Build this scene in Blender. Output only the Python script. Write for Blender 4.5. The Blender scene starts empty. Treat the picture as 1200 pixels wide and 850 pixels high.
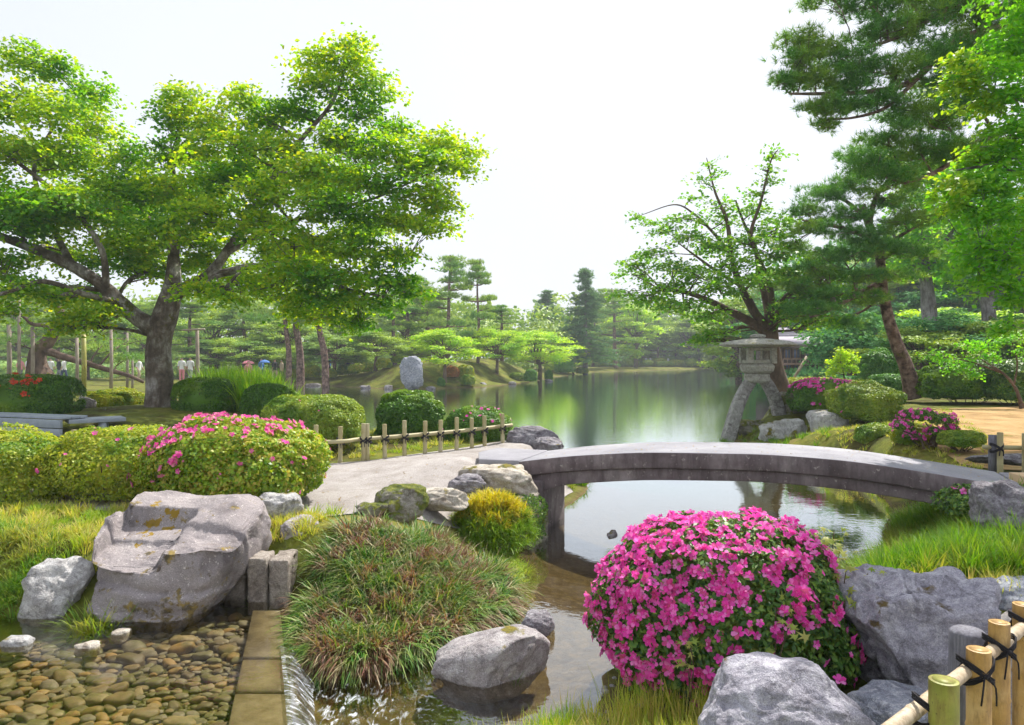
import bpy, math, random
import numpy as np
from mathutils import Vector
from mathutils.geometry import delaunay_2d_cdt

SC = bpy.context.scene
COL = SC.collection
F, CX, HY, EZ = 850.0, 600.0, 418.0, 2.15      # focal length in px, image centre, horizon row, eye height over the water
RNG = np.random.default_rng(7)
random.seed(7)
PI = math.pi


def at(px, py, D):
    return np.array([(px - CX) / F * D, D, EZ - (py - HY) / F * D])


def gp(px, py, z):
    D = (EZ - z) * F / (py - HY)
    return np.array([(px - CX) / F * D, D, z])


# ------------------------------------------------------------------ noise
def _hash(i, j, k, seed):
    h = (i.astype(np.int64) * 374761393 + j.astype(np.int64) * 668265263 + k.astype(np.int64) * 2147483647 + seed * 1274126177) & 0xFFFFFFFF
    h = ((h ^ (h >> 13)) * 1274126177) & 0xFFFFFFFF
    h = (h ^ (h >> 16)) & 0xFFFFFFFF
    return h / 4294967295.0


def vnoise(p, seed=0):
    i = np.floor(p).astype(np.int64)
    f = p - i
    u = f * f * f * (f * (f * 6 - 15) + 10)
    r = 0
    for a in (0, 1):
        for b in (0, 1):
            for c in (0, 1):
                w = (u[:, 0] if a else 1 - u[:, 0]) * (u[:, 1] if b else 1 - u[:, 1]) * (u[:, 2] if c else 1 - u[:, 2])
                r = r + w * _hash(i[:, 0] + a, i[:, 1] + b, i[:, 2] + c, seed)
    return r * 2 - 1


def fbm(p, seed=0, octv=4, gain=0.5):
    r, a, q = 0, 1.0, np.array(p, float)
    for o in range(octv):
        r = r + a * vnoise(q, seed + o * 17)
        q = q * 2.03 + 5.1
        a *= gain
    return r


# ------------------------------------------------------------------ mesh building
def norm(a):
    return a / np.maximum(np.linalg.norm(a, axis=-1, keepdims=True), 1e-9)


class MB:
    def __init__(s):
        s.v = []; s.f = {3: [], 4: []}; s.m = {3: [], 4: []}; s.n = 0

    def add(s, v, q=None, t=None, m=0):
        v = np.asarray(v, float).reshape(-1, 3)
        for k, f in ((4, q), (3, t)):
            if f is not None and len(f):
                f = np.asarray(f, np.int64).reshape(-1, k) + s.n
                s.f[k].append(f); s.m[k].append(np.full(len(f), m, np.int32))
        s.v.append(v); s.n += len(v)
        return s

    def verts(s):
        return np.concatenate(s.v) if s.v else np.zeros((0, 3))

    def mesh(s, name, mats, off=(0, 0, 0), smooth=False):
        v = s.verts() - np.asarray(off, float)
        me = bpy.data.meshes.new(name)
        f3 = np.concatenate(s.f[3]) if s.f[3] else np.zeros((0, 3), np.int64)
        f4 = np.concatenate(s.f[4]) if s.f[4] else np.zeros((0, 4), np.int64)
        m = np.concatenate(s.m[3] + s.m[4]) if (s.m[3] or s.m[4]) else np.zeros(0, np.int32)
        me.vertices.add(len(v)); me.vertices.foreach_set('co', v.astype(np.float32).ravel())
        nl = len(f3) * 3 + len(f4) * 4
        me.loops.add(nl); me.loops.foreach_set('vertex_index', np.concatenate([f3.ravel(), f4.ravel()]).astype(np.int32))
        tot = np.concatenate([np.full(len(f3), 3), np.full(len(f4), 4)]).astype(np.int32)
        st = np.concatenate([[0], np.cumsum(tot)[:-1]]).astype(np.int32) if len(tot) else tot
        me.polygons.add(len(tot)); me.polygons.foreach_set('loop_start', st)
        try:
            me.polygons.foreach_set('loop_total', tot)
        except Exception:
            pass
        if not isinstance(mats, (list, tuple)):
            mats = [mats]
        for x in mats:
            me.materials.append(x)
        me.polygons.foreach_set('material_index', m.astype(np.int32))
        if smooth:
            me.polygons.foreach_set('use_smooth', np.ones(len(tot), bool))
        me.update(calc_edges=True)
        me.validate()
        return me

    def build(s, name, mats, parent=None, smooth=False, origin=None, bevel=0):
        if parent is not None:
            off = np.array(parent['_o']) if '_o' in parent else np.array(parent.location)
        elif origin is not None:
            off = np.array(origin, float)
        else:
            v = s.verts(); lo, hi = v.min(0), v.max(0)
            off = np.array([(lo[0] + hi[0]) / 2, (lo[1] + hi[1]) / 2, lo[2]])
        o = bpy.data.objects.new(name, s.mesh(name, mats, off, smooth))
        COL.objects.link(o)
        o['_o'] = [float(x) for x in off]
        if parent is not None:
            o.parent = parent
            gp_ = np.array(parent['_o'])
            o['_o'] = [float(x) for x in gp_]
        else:
            o.location = Vector([float(x) for x in off])
        if bevel:
            b = o.modifiers.new('bevel', 'BEVEL'); b.width = bevel; b.segments = 2; b.limit_method = 'ANGLE'
        return o


def tag(o, label=None, cat=None, group=None, kind=None):
    if label: o['label'] = label
    if cat: o['category'] = cat
    if group: o['group'] = group
    if kind: o['kind'] = kind
    return o


def thing(name, loc, label, cat, group=None):
    o = bpy.data.objects.new(name, None)
    o.empty_display_size = 0.2
    COL.objects.link(o)
    o.location = Vector([float(x) for x in loc])
    o['_o'] = [float(x) for x in loc]
    return tag(o, label, cat, group)


def copy_thing(root, loc, rz=0.0, sc=1.0, label=None, group=None):
    r = root.copy(); COL.objects.link(r)
    r.location = Vector([float(x) for x in loc]); r.rotation_euler = (0, 0, rz)
    r.scale = (sc, sc, sc) if not isinstance(sc, tuple) else sc
    if label: r['label'] = label
    if group: r['group'] = group
    for ch in list(root.children):
        c = ch.copy(); COL.objects.link(c); c.parent = r
        for g in list(ch.children):
            d = g.copy(); COL.objects.link(d); d.parent = c
    return r


# ------------------------------------------------------------------ shapes
def catmull(pts, n):
    p = np.array(pts, float)
    if len(p) < 3:
        t = np.linspace(0, 1, n)[:, None]
        return p[0] * (1 - t) + p[-1] * t
    p = np.vstack([2 * p[0] - p[1], p, 2 * p[-1] - p[-2]])
    m = len(p) - 3
    u = np.linspace(0, m - 1e-6, n)
    i = u.astype(int); t = (u - i)[:, None]
    a, b, c, d = p[i], p[i + 1], p[i + 2], p[i + 3]
    return 0.5 * (2 * b + (c - a) * t + (2 * a - 5 * b + 4 * c - d) * t ** 2 + (3 * b - a - 3 * c + d) * t ** 3)


def tube(mb, pts, rad, k=6, m=0, cap=True, wob=0.0, seed=0):
    p = np.asarray(pts, float); n = len(p)
    r = np.broadcast_to(np.asarray(rad, float), (n,)) if np.ndim(rad) else np.full(n, float(rad))
    t = norm(np.gradient(p, axis=0))
    up = np.array([0, 0, 1.0]) if abs(t[0][2]) < 0.9 else np.array([1.0, 0, 0])
    A = np.empty((n, 3)); B = np.empty((n, 3))
    a = norm(np.cross(t[0], up))
    for i in range(n):
        a = a - t[i] * (a @ t[i]); a = a / max(np.linalg.norm(a), 1e-9)
        A[i] = a; B[i] = np.cross(t[i], a)
    th = np.linspace(0, 2 * PI, k, endpoint=False)
    c, s_ = np.cos(th), np.sin(th)
    V = p[:, None, :] + r[:, None, None] * (A[:, None, :] * c[None, :, None] + B[:, None, :] * s_[None, :, None])
    if wob:
        W = fbm(V.reshape(-1, 3) * (1.2 / max(r.max(), .02)) * .6, seed, 3).reshape(n, k)
        V = p[:, None, :] + (V - p[:, None, :]) * (1 + wob * W)[:, :, None]
    i = np.arange(n - 1)[:, None] * k; j = np.arange(k)[None, :]; j2 = (j + 1) % k
    q = np.stack([i + j, i + j2, i + k + j2, i + k + j], -1).reshape(-1, 4)
    V = V.reshape(-1, 3)
    tr = []
    if cap:
        V = np.vstack([V, p[:1], p[-1:]])
        e = n * k
        tr = [(e, (jj + 1) % k, jj) for jj in range(k)] + [(e + 1, (n - 1) * k + jj, (n - 1) * k + (jj + 1) % k) for jj in range(k)]
    mb.add(V, q, tr, m)


def box(mb, c, s, rz=0.0, m=0, top=1.0):
    x, y, z = np.array(s) / 2.0
    v = np.array([[-x, -y, -z], [x, -y, -z], [x, y, -z], [-x, y, -z], [-x * top, -y * top, z], [x * top, -y * top, z], [x * top, y * top, z], [-x * top, y * top, z]])
    cr, sr = math.cos(rz), math.sin(rz)
    v = v @ np.array([[cr, sr, 0], [-sr, cr, 0], [0, 0, 1]])
    mb.add(v + np.array(c, float), [(0, 3, 2, 1), (4, 5, 6, 7), (0, 1, 5, 4), (1, 2, 6, 5), (2, 3, 7, 6), (3, 0, 4, 7)], None, m)


def prism(mb, rings, m=0):
    """stack of rings (each (k,3)) joined, closed by fans"""
    k = len(rings[0]); n = len(rings)
    V = np.concatenate([np.asarray(r, float) for r in rings])
    i = np.arange(n - 1)[:, None] * k; j = np.arange(k)[None, :]; j2 = (j + 1) % k
    q = np.stack([i + j, i + j2, i + k + j2, i + k + j], -1).reshape(-1, 4)
    V = np.vstack([V, np.mean(rings[0], axis=0), np.mean(rings[-1], axis=0)])
    e = n * k
    t = [(e, (jj + 1) % k, jj) for jj in range(k)] + [(e + 1, (n - 1) * k + jj, (n - 1) * k + (jj + 1) % k) for jj in range(k)]
    mb.add(V, q, t, m)


def ring(c, r, k=6, z=0.0, ph=0.0, sx=1, sy=1):
    th = np.linspace(0, 2 * PI, k, endpoint=False) + ph
    return np.stack([c[0] + r * sx * np.cos(th), c[1] + r * sy * np.sin(th), np.full(k, z)], -1)


_ICO = {}


def ico(sub):
    if sub not in _ICO:
        import bmesh
        bm = bmesh.new(); bmesh.ops.create_icosphere(bm, subdivisions=sub, radius=1.0)
        v = np.array([x.co[:] for x in bm.verts]); f = np.array([[q.index for q in x.verts] for x in bm.faces])
        bm.free(); _ICO[sub] = (v, f)
    return _ICO[sub]


def rotz(v, a):
    c, s = math.cos(a), math.sin(a)
    return v @ np.array([[c, s, 0], [-s, c, 0], [0, 0, 1]])


def rock_mb(c, dims, seed, sub=5, cuts=7, e=0.62, rough=0.05, rz=0.0, tilt=0.0, extra=None):
    """boulder: superellipsoid cut by random planes, weathered by noise; c = centre of base, dims = full size"""
    v, f = ico(sub)
    g = np.random.default_rng(seed)
    p = np.sign(v) * np.abs(v) ** e
    p = p / np.abs(p).max()
    for _ in range(cuts):
        n = g.normal(size=3); n[2] *= .7; n /= np.linalg.norm(n)
        d = g.uniform(.62, .88)
        h = p @ n - d
        p = p - np.where(h > 0, h * .93, 0)[:, None] * n
    vn = norm(p)
    big = fbm(p * 1.3 + seed, seed, 3)[:, None] * .11
    mid = fbm(p * 4 + seed, seed + 5, 4, .55)[:, None] * rough
    fine = fbm(p * 17 + seed, seed + 9, 3, .6)[:, None] * rough * .22
    cr = np.abs(vnoise(p * 2.1 + seed * 2, seed + 3))[:, None]
    crack = -np.exp(-(cr / .035) ** 2) * rough * .9
    rid = -np.abs(vnoise(p * 3.1 + [seed, 3, 9], seed + 21))[:, None] * rough * 1.3
    p = p + vn * (big + mid + fine + crack + rid)
    d = np.array(dims) / 2.0
    p = p * d
    if tilt:
        cc, ss = math.cos(tilt), math.sin(tilt)
        p = p @ np.array([[cc, 0, ss], [0, 1, 0], [-ss, 0, cc]])
    p[:, 2] += d[2]
    if extra is not None:
        p = extra(p)
    p = rotz(p, rz) + np.array(c, float)
    mb = MB(); mb.add(p, None, f)
    return mb


def frames(nrm, g):
    """rotation matrices whose third column is nrm, random spin"""
    nrm = norm(nrm)
    r = g.normal(size=nrm.shape)
    t = norm(np.cross(nrm, r)); b = np.cross(nrm, t)
    return np.stack([t, b, nrm], -1)


def scatter(mb, tv, tq, tt, pos, R, sc, m=0):
    tv = np.asarray(tv, float)
    n = len(pos)
    sc = np.broadcast_to(np.asarray(sc, float), (n,))
    V = pos[:, None, :] + sc[:, None, None] * np.einsum('nij,mj->nmi', R, tv)
    k = len(tv); off = (np.arange(n) * k)[:, None, None]
    q = (np.asarray(tq)[None] + off).reshape(-1, 4) if tq is not None and len(tq) else None
    t = (np.asarray(tt)[None] + off).reshape(-1, 3) if tt is not None and len(tt) else None
    mb.add(V.reshape(-1, 3), q, t, m)


LEAF = (np.array([[0, -.5, 0], [.24, -.02, .07], [0, .5, -.04], [-.24, -.02, .07]]), [(0, 1, 2, 3)], None)
LEAFW = (np.array([[0, -.5, 0], [.38, .05, .09], [0, .5, -.06], [-.38, .05, .09]]), [(0, 1, 2, 3)], None)


def maple_leaf():
    v = [(0, -.35, 0)]
    for a, r in ((-150, .22), (-120, .42), (-85, .14), (-55, .52), (-30, .16), (0, .62), (30, .16), (55, .52), (85, .14), (120, .42), (150, .22)):
        v.append((r * math.sin(math.radians(a)), r * math.cos(math.radians(a)) - .1, -.14 * r))
    v.append((0, -.08, .03))
    return np.array(v), None, [(11 + 1, i, i + 1) for i in range(0, 11)] + [(12, 11, 0)]


def flower_t():
    """open azalea flower: five broad petals in a shallow funnel plus stamens"""
    v = []; q = []; t = []
    for k in range(5):
        a = 2 * PI * k / 5
        def P(r, da, z):
            return (r * math.cos(a + da), r * math.sin(a + da), z)
        b = len(v)
        v += [P(.05, -.5, -.16), P(.05, .5, -.16), P(.30, .63, .05), P(.30, -.63, .05), P(.47, .43, .10), P(.47, -.43, .10), P(.57, 0, .04), P(.31, 0, .00)]
        q += [(b, b + 1, b + 7, b + 7)]
        q.pop()
        t += [(b, b + 1, b + 7), (b, b + 7, b + 3), (b + 1, b + 2, b + 7), (b + 7, b + 2, b + 4), (b + 7, b + 4, b + 6), (b + 7, b + 6, b + 5), (b + 7, b + 5, b + 3)]
    return np.array(v), None, t


def stamens_t():
    v = []; t = []
    for k in range(5):
        a = 2 * PI * k / 5 + .5
        c, s = math.cos(a), math.sin(a)
        b = len(v)
        v += [(0.012 * -s, .012 * c, -.1), (.012 * s, -.012 * c, -.1), (.13 * c, .13 * s, .22)]
        t += [(b, b + 1, b + 2)]
    return np.array(v), None, t


FLOWER = flower_t(); STAMENS = stamens_t(); MAPLE = maple_leaf()


def needle_tuft(n, seed, spread=.8, w=.035):
    g = np.random.default_rng(seed)
    v = []; t = []
    for k in range(n):
        d = np.array([g.normal() * spread, g.normal() * spread, 1.0 + g.normal() * .3]); d /= np.linalg.norm(d)
        s = np.cross(d, g.normal(size=3)); s /= np.linalg.norm(s)
        L = g.uniform(.7, 1.1)
        b = len(v)
        v += [tuple(-s * w), tuple(s * w), tuple(d * L)]
        t += [(b, b + 1, b + 2)]
    return np.array(v), None, t


def blades(mb, base, az, L, lean, droop, w, nseg=4, m=0, g=RNG):
    """grass blades: base (n,3), heading az, length L, lean 0..1, droop"""
    n = len(base)
    az, L, lean, droop, w = [np.broadcast_to(np.asarray(x, float), (n,)) for x in (az, L, lean, droop, w)]
    s = np.linspace(0, 1, nseg + 1)
    d = np.stack([np.cos(az), np.sin(az)], -1)
    side = np.stack([-np.sin(az + g.normal(size=n) * .6), np.cos(az + g.normal(size=n) * .6), np.zeros(n)], -1)
    out = (lean * L)[:, None] * s ** 1.4
    up = L[:, None] * np.sqrt(np.maximum(1 - lean ** 2, .05))[:, None] * s - (droop * L)[:, None] * s ** 2.4
    C = base[:, None, :] + np.concatenate([out[..., None] * d[:, None, :], up[..., None]], -1)
    ww = w[:, None] * (1 - s ** 2.2) * .5 + w[:, None] * .02
    Lf = C - side[:, None, :] * ww[..., None]; Rt = C + side[:, None, :] * ww[..., None]
    V = np.stack([Lf, Rt], 2).reshape(n, -1, 3)
    k = (nseg + 1) * 2
    q = np.array([(2 * i, 2 * i + 1, 2 * i + 3, 2 * i + 2) for i in range(nseg)])
    Q = (q[None] + (np.arange(n) * k)[:, None, None]).reshape(-1, 4)
    mb.add(V.reshape(-1, 3), Q, None, m)


# ------------------------------------------------------------------ materials
def newmat(name):
    m = bpy.data.materials.new(name); m.use_nodes = True
    nt = m.node_tree; nt.nodes.clear()
    out = nt.nodes.new('ShaderNodeOutputMaterial')
    return m, nt, out


def N(nt, typ, **kw):
    n = nt.nodes.new(typ)
    for k, v in kw.items():
        if k.startswith('i_'):
            n.inputs[k[2:].replace('_', ' ')].default_value = v
        else:
            setattr(n, k, v)
    return n


def ramp(nt, fac, stops, interp='LINEAR'):
    r = nt.nodes.new('ShaderNodeValToRGB'); r.color_ramp.interpolation = interp
    el = r.color_ramp.elements
    while len(el) > 1: el.remove(el[-1])
    el[0].position = stops[0][0]; el[0].color = (*stops[0][1], 1)
    for p, c in stops[1:]:
        e = el.new(p); e.color = (*c, 1)
    nt.links.new(fac, r.inputs[0])
    return r


def mixc(nt, fac, a, b, mode='MIX'):
    m = nt.nodes.new('ShaderNodeMix'); m.data_type = 'RGBA'; m.blend_type = mode
    for s, x in ((m.inputs[0], fac), (m.inputs[6], a), (m.inputs[7], b)):
        if hasattr(x, 'links'): nt.links.new(x, s)
        elif isinstance(x, (int, float)): s.default_value = x
        else: s.default_value = (*x, 1)
    return m.outputs[2]


def mth(nt, op, a, b=0.0, clamp=False):
    m = nt.nodes.new('ShaderNodeMath'); m.operation = op; m.use_clamp = clamp
    for s, x in ((m.inputs[0], a), (m.inputs[1], b)):
        if hasattr(x, 'links'): nt.links.new(x, s)
        else: s.default_value = x
    return m.outputs[0]


def noise_n(nt, vec, scale, detail=4, rough=.55, dist=0.0):
    n = N(nt, 'ShaderNodeTexNoise'); n.inputs['Scale'].default_value = scale
    n.inputs['Detail'].default_value = detail; n.inputs['Roughness'].default_value = rough; n.inputs['Distortion'].default_value = dist
    nt.links.new(vec, n.inputs['Vector'])
    return n.outputs['Fac']


def leaf_mat(name, cols, alt=None, transl=.45, rough=.45, nscale=.9, tcol=None, spec=.3, altw=(.5, .62)):
    """foliage: colour varies leaf by leaf (random per island) and clump by clump (noise)"""
    m, nt, out = newmat(name)
    geo = N(nt, 'ShaderNodeNewGeometry')
    k = len(cols)
    c = ramp(nt, geo.outputs['Random Per Island'], [(i / max(k - 1, 1), cols[i]) for i in range(k)]).outputs[0]
    if alt:
        c2 = ramp(nt, geo.outputs['Random Per Island'], [(i / max(len(alt) - 1, 1), alt[i]) for i in range(len(alt))]).outputs[0]
        f = noise_n(nt, geo.outputs['Position'], nscale, 2)
        mr = N(nt, 'ShaderNodeMapRange'); mr.inputs[1].default_value = altw[0]; mr.inputs[2].default_value = altw[1]
        nt.links.new(f, mr.inputs[0])
        c = mixc(nt, mr.outputs[0], c, c2)
    p = N(nt, 'ShaderNodeBsdfPrincipled'); p.inputs['Roughness'].default_value = rough
    p.inputs['Specular IOR Level'].default_value = spec
    nt.links.new(c, p.inputs['Base Color'])
    t = N(nt, 'ShaderNodeBsdfTranslucent')
    tc = mixc(nt, 1.0, c, tcol or (1.5, 1.35, .5), 'MULTIPLY')
    nt.links.new(tc, t.inputs['Color'])
    mx = N(nt, 'ShaderNodeMixShader'); mx.inputs[0].default_value = transl
    nt.links.new(p.outputs[0], mx.inputs[1]); nt.links.new(t.outputs[0], mx.inputs[2]); nt.links.new(mx.outputs[0], out.inputs[0])
    return m


def surf_mat(name, stops, scale=3.0, detail=6, rough=.85, bump=.3, bscale=20.0, bdist=.01, extra=None, spec=.3, coord='Position'):
    """general rough surface: noise-driven colour ramp + bump; extra(nt, vec, col, geo) -> col"""
    m, nt, out = newmat(name)
    geo = N(nt, 'ShaderNodeNewGeometry')
    vec = geo.outputs['Position']
    if coord == 'Object':
        vec = N(nt, 'ShaderNodeTexCoord').outputs['Object']
    c = ramp(nt, noise_n(nt, vec, scale, detail, .6), stops).outputs[0]
    if extra: c = extra(nt, vec, c, geo)
    p = N(nt, 'ShaderNodeBsdfPrincipled'); p.inputs['Roughness'].default_value = rough
    p.inputs['Specular IOR Level'].default_value = spec
    nt.links.new(c, p.inputs['Base Color'])
    if bump:
        b = N(nt, 'ShaderNodeBump'); b.inputs['Strength'].default_value = bump; b.inputs['Distance'].default_value = bdist
        nt.links.new(noise_n(nt, vec, bscale, 6, .65), b.inputs['Height']); nt.links.new(b.outputs[0], p.inputs['Normal'])
    nt.links.new(p.outputs[0], out.inputs[0])
    return m


def moss_extra(amount=.55, col=((.05, .07, .015), (.16, .15, .02)), up=True, scale=2.2):
    def fn(nt, vec, c, geo):
        # moss patches on the upward and damp faces
        n = noise_n(nt, vec, scale, 5, .65)
        if up:
            sep = N(nt, 'ShaderNodeSeparateXYZ'); nt.links.new(geo.outputs['Normal'], sep.inputs[0])
            n = mth(nt, 'ADD', n, mth(nt, 'MULTIPLY', sep.outputs[2], .08))
        mr = N(nt, 'ShaderNodeMapRange'); mr.inputs[1].default_value = amount; mr.inputs[2].default_value = amount + .05
        nt.links.new(n, mr.inputs[0])
        mc = ramp(nt, noise_n(nt, vec, scale * 8, 3), [(.35, col[0]), (.65, col[1])]).outputs[0]
        return mixc(nt, mr.outputs[0], c, mc)
    return fn


def rock_mat(name, base, dark, light, moss=.6, lichen=True, scale=2.5, mcol=((.05, .06, .012), (.2, .16, .02))):
    base = tuple(x * .80 for x in base); dark = tuple(x * .75 for x in dark); light = tuple(x * .82 for x in light)
    def ex(nt, vec, c, geo):
        # mottled mineral patches, pale lichen rings, dark weathering stains, fine grain
        mo = ramp(nt, noise_n(nt, vec, 7.5, 7, .78, .8), [(.36, dark), (.48, base), (.60, light)]).outputs[0]
        c = mixc(nt, .55, c, mo)
        vo = N(nt, 'ShaderNodeTexVoronoi'); vo.feature = 'SMOOTH_F1'; vo.inputs['Scale'].default_value = 11; vo.inputs['Randomness'].default_value = 1
        mp = N(nt, 'ShaderNodeVectorMath', operation='ADD'); nt.links.new(vec, mp.inputs[0])
        nz = N(nt, 'ShaderNodeTexNoise'); nz.inputs['Scale'].default_value = 14; nz.inputs['Detail'].default_value = 4; nt.links.new(vec, nz.inputs['Vector'])
        sc_ = N(nt, 'ShaderNodeVectorMath', operation='SCALE'); nt.links.new(nz.outputs['Color'], sc_.inputs[0]); sc_.inputs['Scale'].default_value = .09
        nt.links.new(sc_.outputs[0], mp.inputs[1]); nt.links.new(mp.outputs[0], vo.inputs['Vector'])
        li = ramp(nt, vo.outputs['Distance'], [(.14, (1, 1, 1)), (.20, (0, 0, 0))]).outputs[0]
        c = mixc(nt, mth(nt, 'MULTIPLY', li, .6), c, light)
        sp = ramp(nt, noise_n(nt, vec, 38, 4, .7), [(.58, (0, 0, 0)), (.64, (1, 1, 1))]).outputs[0]
        c = mixc(nt, mth(nt, 'MULTIPLY', sp, .5), c, light)
        st = ramp(nt, noise_n(nt, vec, 3.6, 8, .75, 1.4), [(.54, (0, 0, 0)), (.62, (1, 1, 1))]).outputs[0]
        c = mixc(nt, mth(nt, 'MULTIPLY', st, .65), c, dark)
        fine = noise_n(nt, vec, 150, 4, .75)
        c = mixc(nt, .7, c, ramp(nt, fine, [(.3, (.25, .25, .25)), (.7, (.95, .95, .95))]).outputs[0], 'OVERLAY')
        return moss_extra(moss, mcol)(nt, vec, c, geo)
    return surf_mat(name, [(.3, dark), (.45, base), (.62, base), (.8, light)], scale, 8, .85, 1.0, 26, .022, ex)
# ------------------------------------------------------------------ light, sky, camera
SUN_AZ, SUN_EL = math.radians(38), math.radians(54)
SUN = Vector((math.sin(SUN_AZ) * math.cos(SUN_EL), math.cos(SUN_AZ) * math.cos(SUN_EL), math.sin(SUN_EL)))
w = bpy.data.worlds.new('World'); SC.world = w; w.use_nodes = True
nt = w.node_tree; nt.nodes.clear()
sky = nt.nodes.new('ShaderNodeTexSky'); sky.sky_type = 'NISHITA'; sky.sun_disc = False
sky.sun_elevation = SUN_EL; sky.sun_rotation = SUN_AZ; sky.air_density = 1.0; sky.dust_density = 2.5
bg = nt.nodes.new('ShaderNodeBackground'); bg.inputs[1].default_value = 0.1
tc = nt.nodes.new('ShaderNodeTexCoord')
# thin bright overcast veil over the blue, as in the photograph
cl = ramp(nt, noise_n(nt, tc.outputs['Generated'], 1.6, 4, .5, .4), [(.3, (4.75, 4.95, 5.4)), (.7, (5.3, 5.42, 5.7))]).outputs[0]
nt.links.new(mixc(nt, .86, sky.outputs[0], cl), bg.inputs[0])
wo = nt.nodes.new('ShaderNodeOutputWorld'); nt.links.new(bg.outputs[0], wo.inputs[0])

ld = bpy.data.lights.new('sun', 'SUN'); ld.energy = 3.8; ld.angle = math.radians(.6); ld.color = (1.0, .95, .86)
lo = bpy.data.objects.new('sun', ld); COL.objects.link(lo); lo.location = (20, 30, 40)
lo.rotation_euler = SUN.to_track_quat('Z', 'Y').to_euler()

cd = bpy.data.cameras.new('camera'); cam = bpy.data.objects.new('camera', cd); COL.objects.link(cam)
cd.sensor_width = 36; cd.lens = F / 1200 * 36; cd.clip_end = 3000; cd.clip_start = .05
cd.shift_y = -7 / 1200
cam.location = (0, 0, EZ); cam.rotation_euler = (PI / 2, 0, 0)
SC.camera = cam
SC.view_settings.view_transform = 'Standard'; SC.view_settings.look = 'None'
SC.view_settings.exposure = 1.0; SC.view_settings.gamma = 1
SC.cycles.max_bounces = 6; SC.cycles.diffuse_bounces = 4; SC.cycles.glossy_bounces = 3
SC.cycles.transmission_bounces = 4; SC.cycles.transparent_max_bounces = 8
SC.cycles.use_adaptive_sampling = True; SC.cycles.adaptive_threshold = .03
SC.cycles.use_denoising = True
SC.cycles.sample_clamp_indirect = 6

# ------------------------------------------------------------------ terrain
WATER = [(-.55, 2.4), (-.45, 3.3), (-.3, 3.75), (.1, 4.0), (.5, 4.3), (.65, 4.9), (1.2, 5.6), (2.2, 6.3), (3.3, 6.8), (3.95, 7.6), (4.4, 8.5),
         (5.0, 9.6), (5.7, 11), (5.8, 13.5), (5.5, 15.5), (5.3, 17.5), (6.2, 20), (8.5, 24), (13, 31), (18, 42), (23, 47), (30, 60), (40, 85),
         (48, 122), (35, 125), (24, 112), (10, 98), (7, 84), (3, 68), (1.2, 58), (-2, 50.5), (-6.5, 47), (-10, 49), (-13, 52), (-16, 54),
         (-16.5, 50), (-15, 43), (-10.5, 30), (-7.4, 22), (-5.0, 18.5), (-4.4, 16), (-3.2, 14.7), (-1, 14.2), (.7, 13.8), (1.35, 12.8), (1.15, 11.6),
         (.75, 10.4), (.42, 9.4), (.32, 8.7), (.08, 8.0), (.1, 7.0), (.05, 6.2), (-.35, 5.65), (-.7, 5.25), (-1.1, 5.0), (-1.5, 4.95), (-1.35, 4.4), (-1.15, 3.6), (-1.0, 2.4)]
POOL = [(-1.35, 2.2), (-1.55, 4.0), (-1.75, 4.9), (-1.95, 5.75), (-2.3, 5.85), (-2.7, 5.55), (-3.2, 5.35), (-3.9, 5.35), (-4.6, 5.5), (-6.5, 5.3), (-6.5, 2.2)]
POOL_Z, BED_Z = .15, .03
PATH = [(.12, 8.95), (.5, 9.98), (.95, 11.2), (.75, 12.1), (.05, 12.65), (-2.1, 10.5), (-3.1, 10.1), (-8, 9.6), (-16, 9.6), (-16, 8.0), (-8, 7.5), (-4.5, 7.3), (-2.9, 7.1),
        (-1.9, 6.95), (-1.1, 7.3), (-.55, 7.7), (-.3, 8.1), (-.15, 8.6)]
SAND = [(6.5, 9.9), (9, 9.2), (14, 9.6), (22, 12), (24, 17), (20, 19.0), (14, 19.3), (10.6, 18.2), (8.8, 15.8), (7.3, 13.2), (6.7, 11.5)]
PATH2 = [(4.98, 7.02), (6.5, 6.4), (12, 5.6), (14, 7.5), (9, 8.4), (7.3, 8.55), (5.45, 8.05)]
PATH3 = [(1.55, .6), (1.9, 2.4), (2.35, 3.5), (3.0, 4.6), (4.2, 5.3), (6.5, 5.7), (12, 5.0), (12, -3), (1.5, -3)]


def sdist(px, py, poly):
    """signed distance, negative inside"""
    P = np.array(poly, float); A = P; B = np.roll(P, -1, 0)
    d2 = np.full(px.shape, 1e18); ins = np.zeros(px.shape, bool)
    for (ax, ay), (bx, by) in zip(A, B):
        ex, ey = bx - ax, by - ay
        t = np.clip(((px - ax) * ex + (py - ay) * ey) / (ex * ex + ey * ey), 0, 1)
        d2 = np.minimum(d2, (px - ax - t * ex) ** 2 + (py - ay - t * ey) ** 2)
        if ay != by:
            c = ((ay > py) != (by > py)) & (px < ex * (py - ay) / ey + ax)
            ins ^= c
    d = np.sqrt(d2)
    return np.where(ins, -d, d)


def sm(x, a, b):
    t = np.clip((x - a) / (b - a), 0, 1)
    return t * t * (3 - 2 * t)


def gauss(x, y, cx, cy, r):
    return np.exp(-((x - cx) ** 2 + (y - cy) ** 2) / (r * r))


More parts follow.
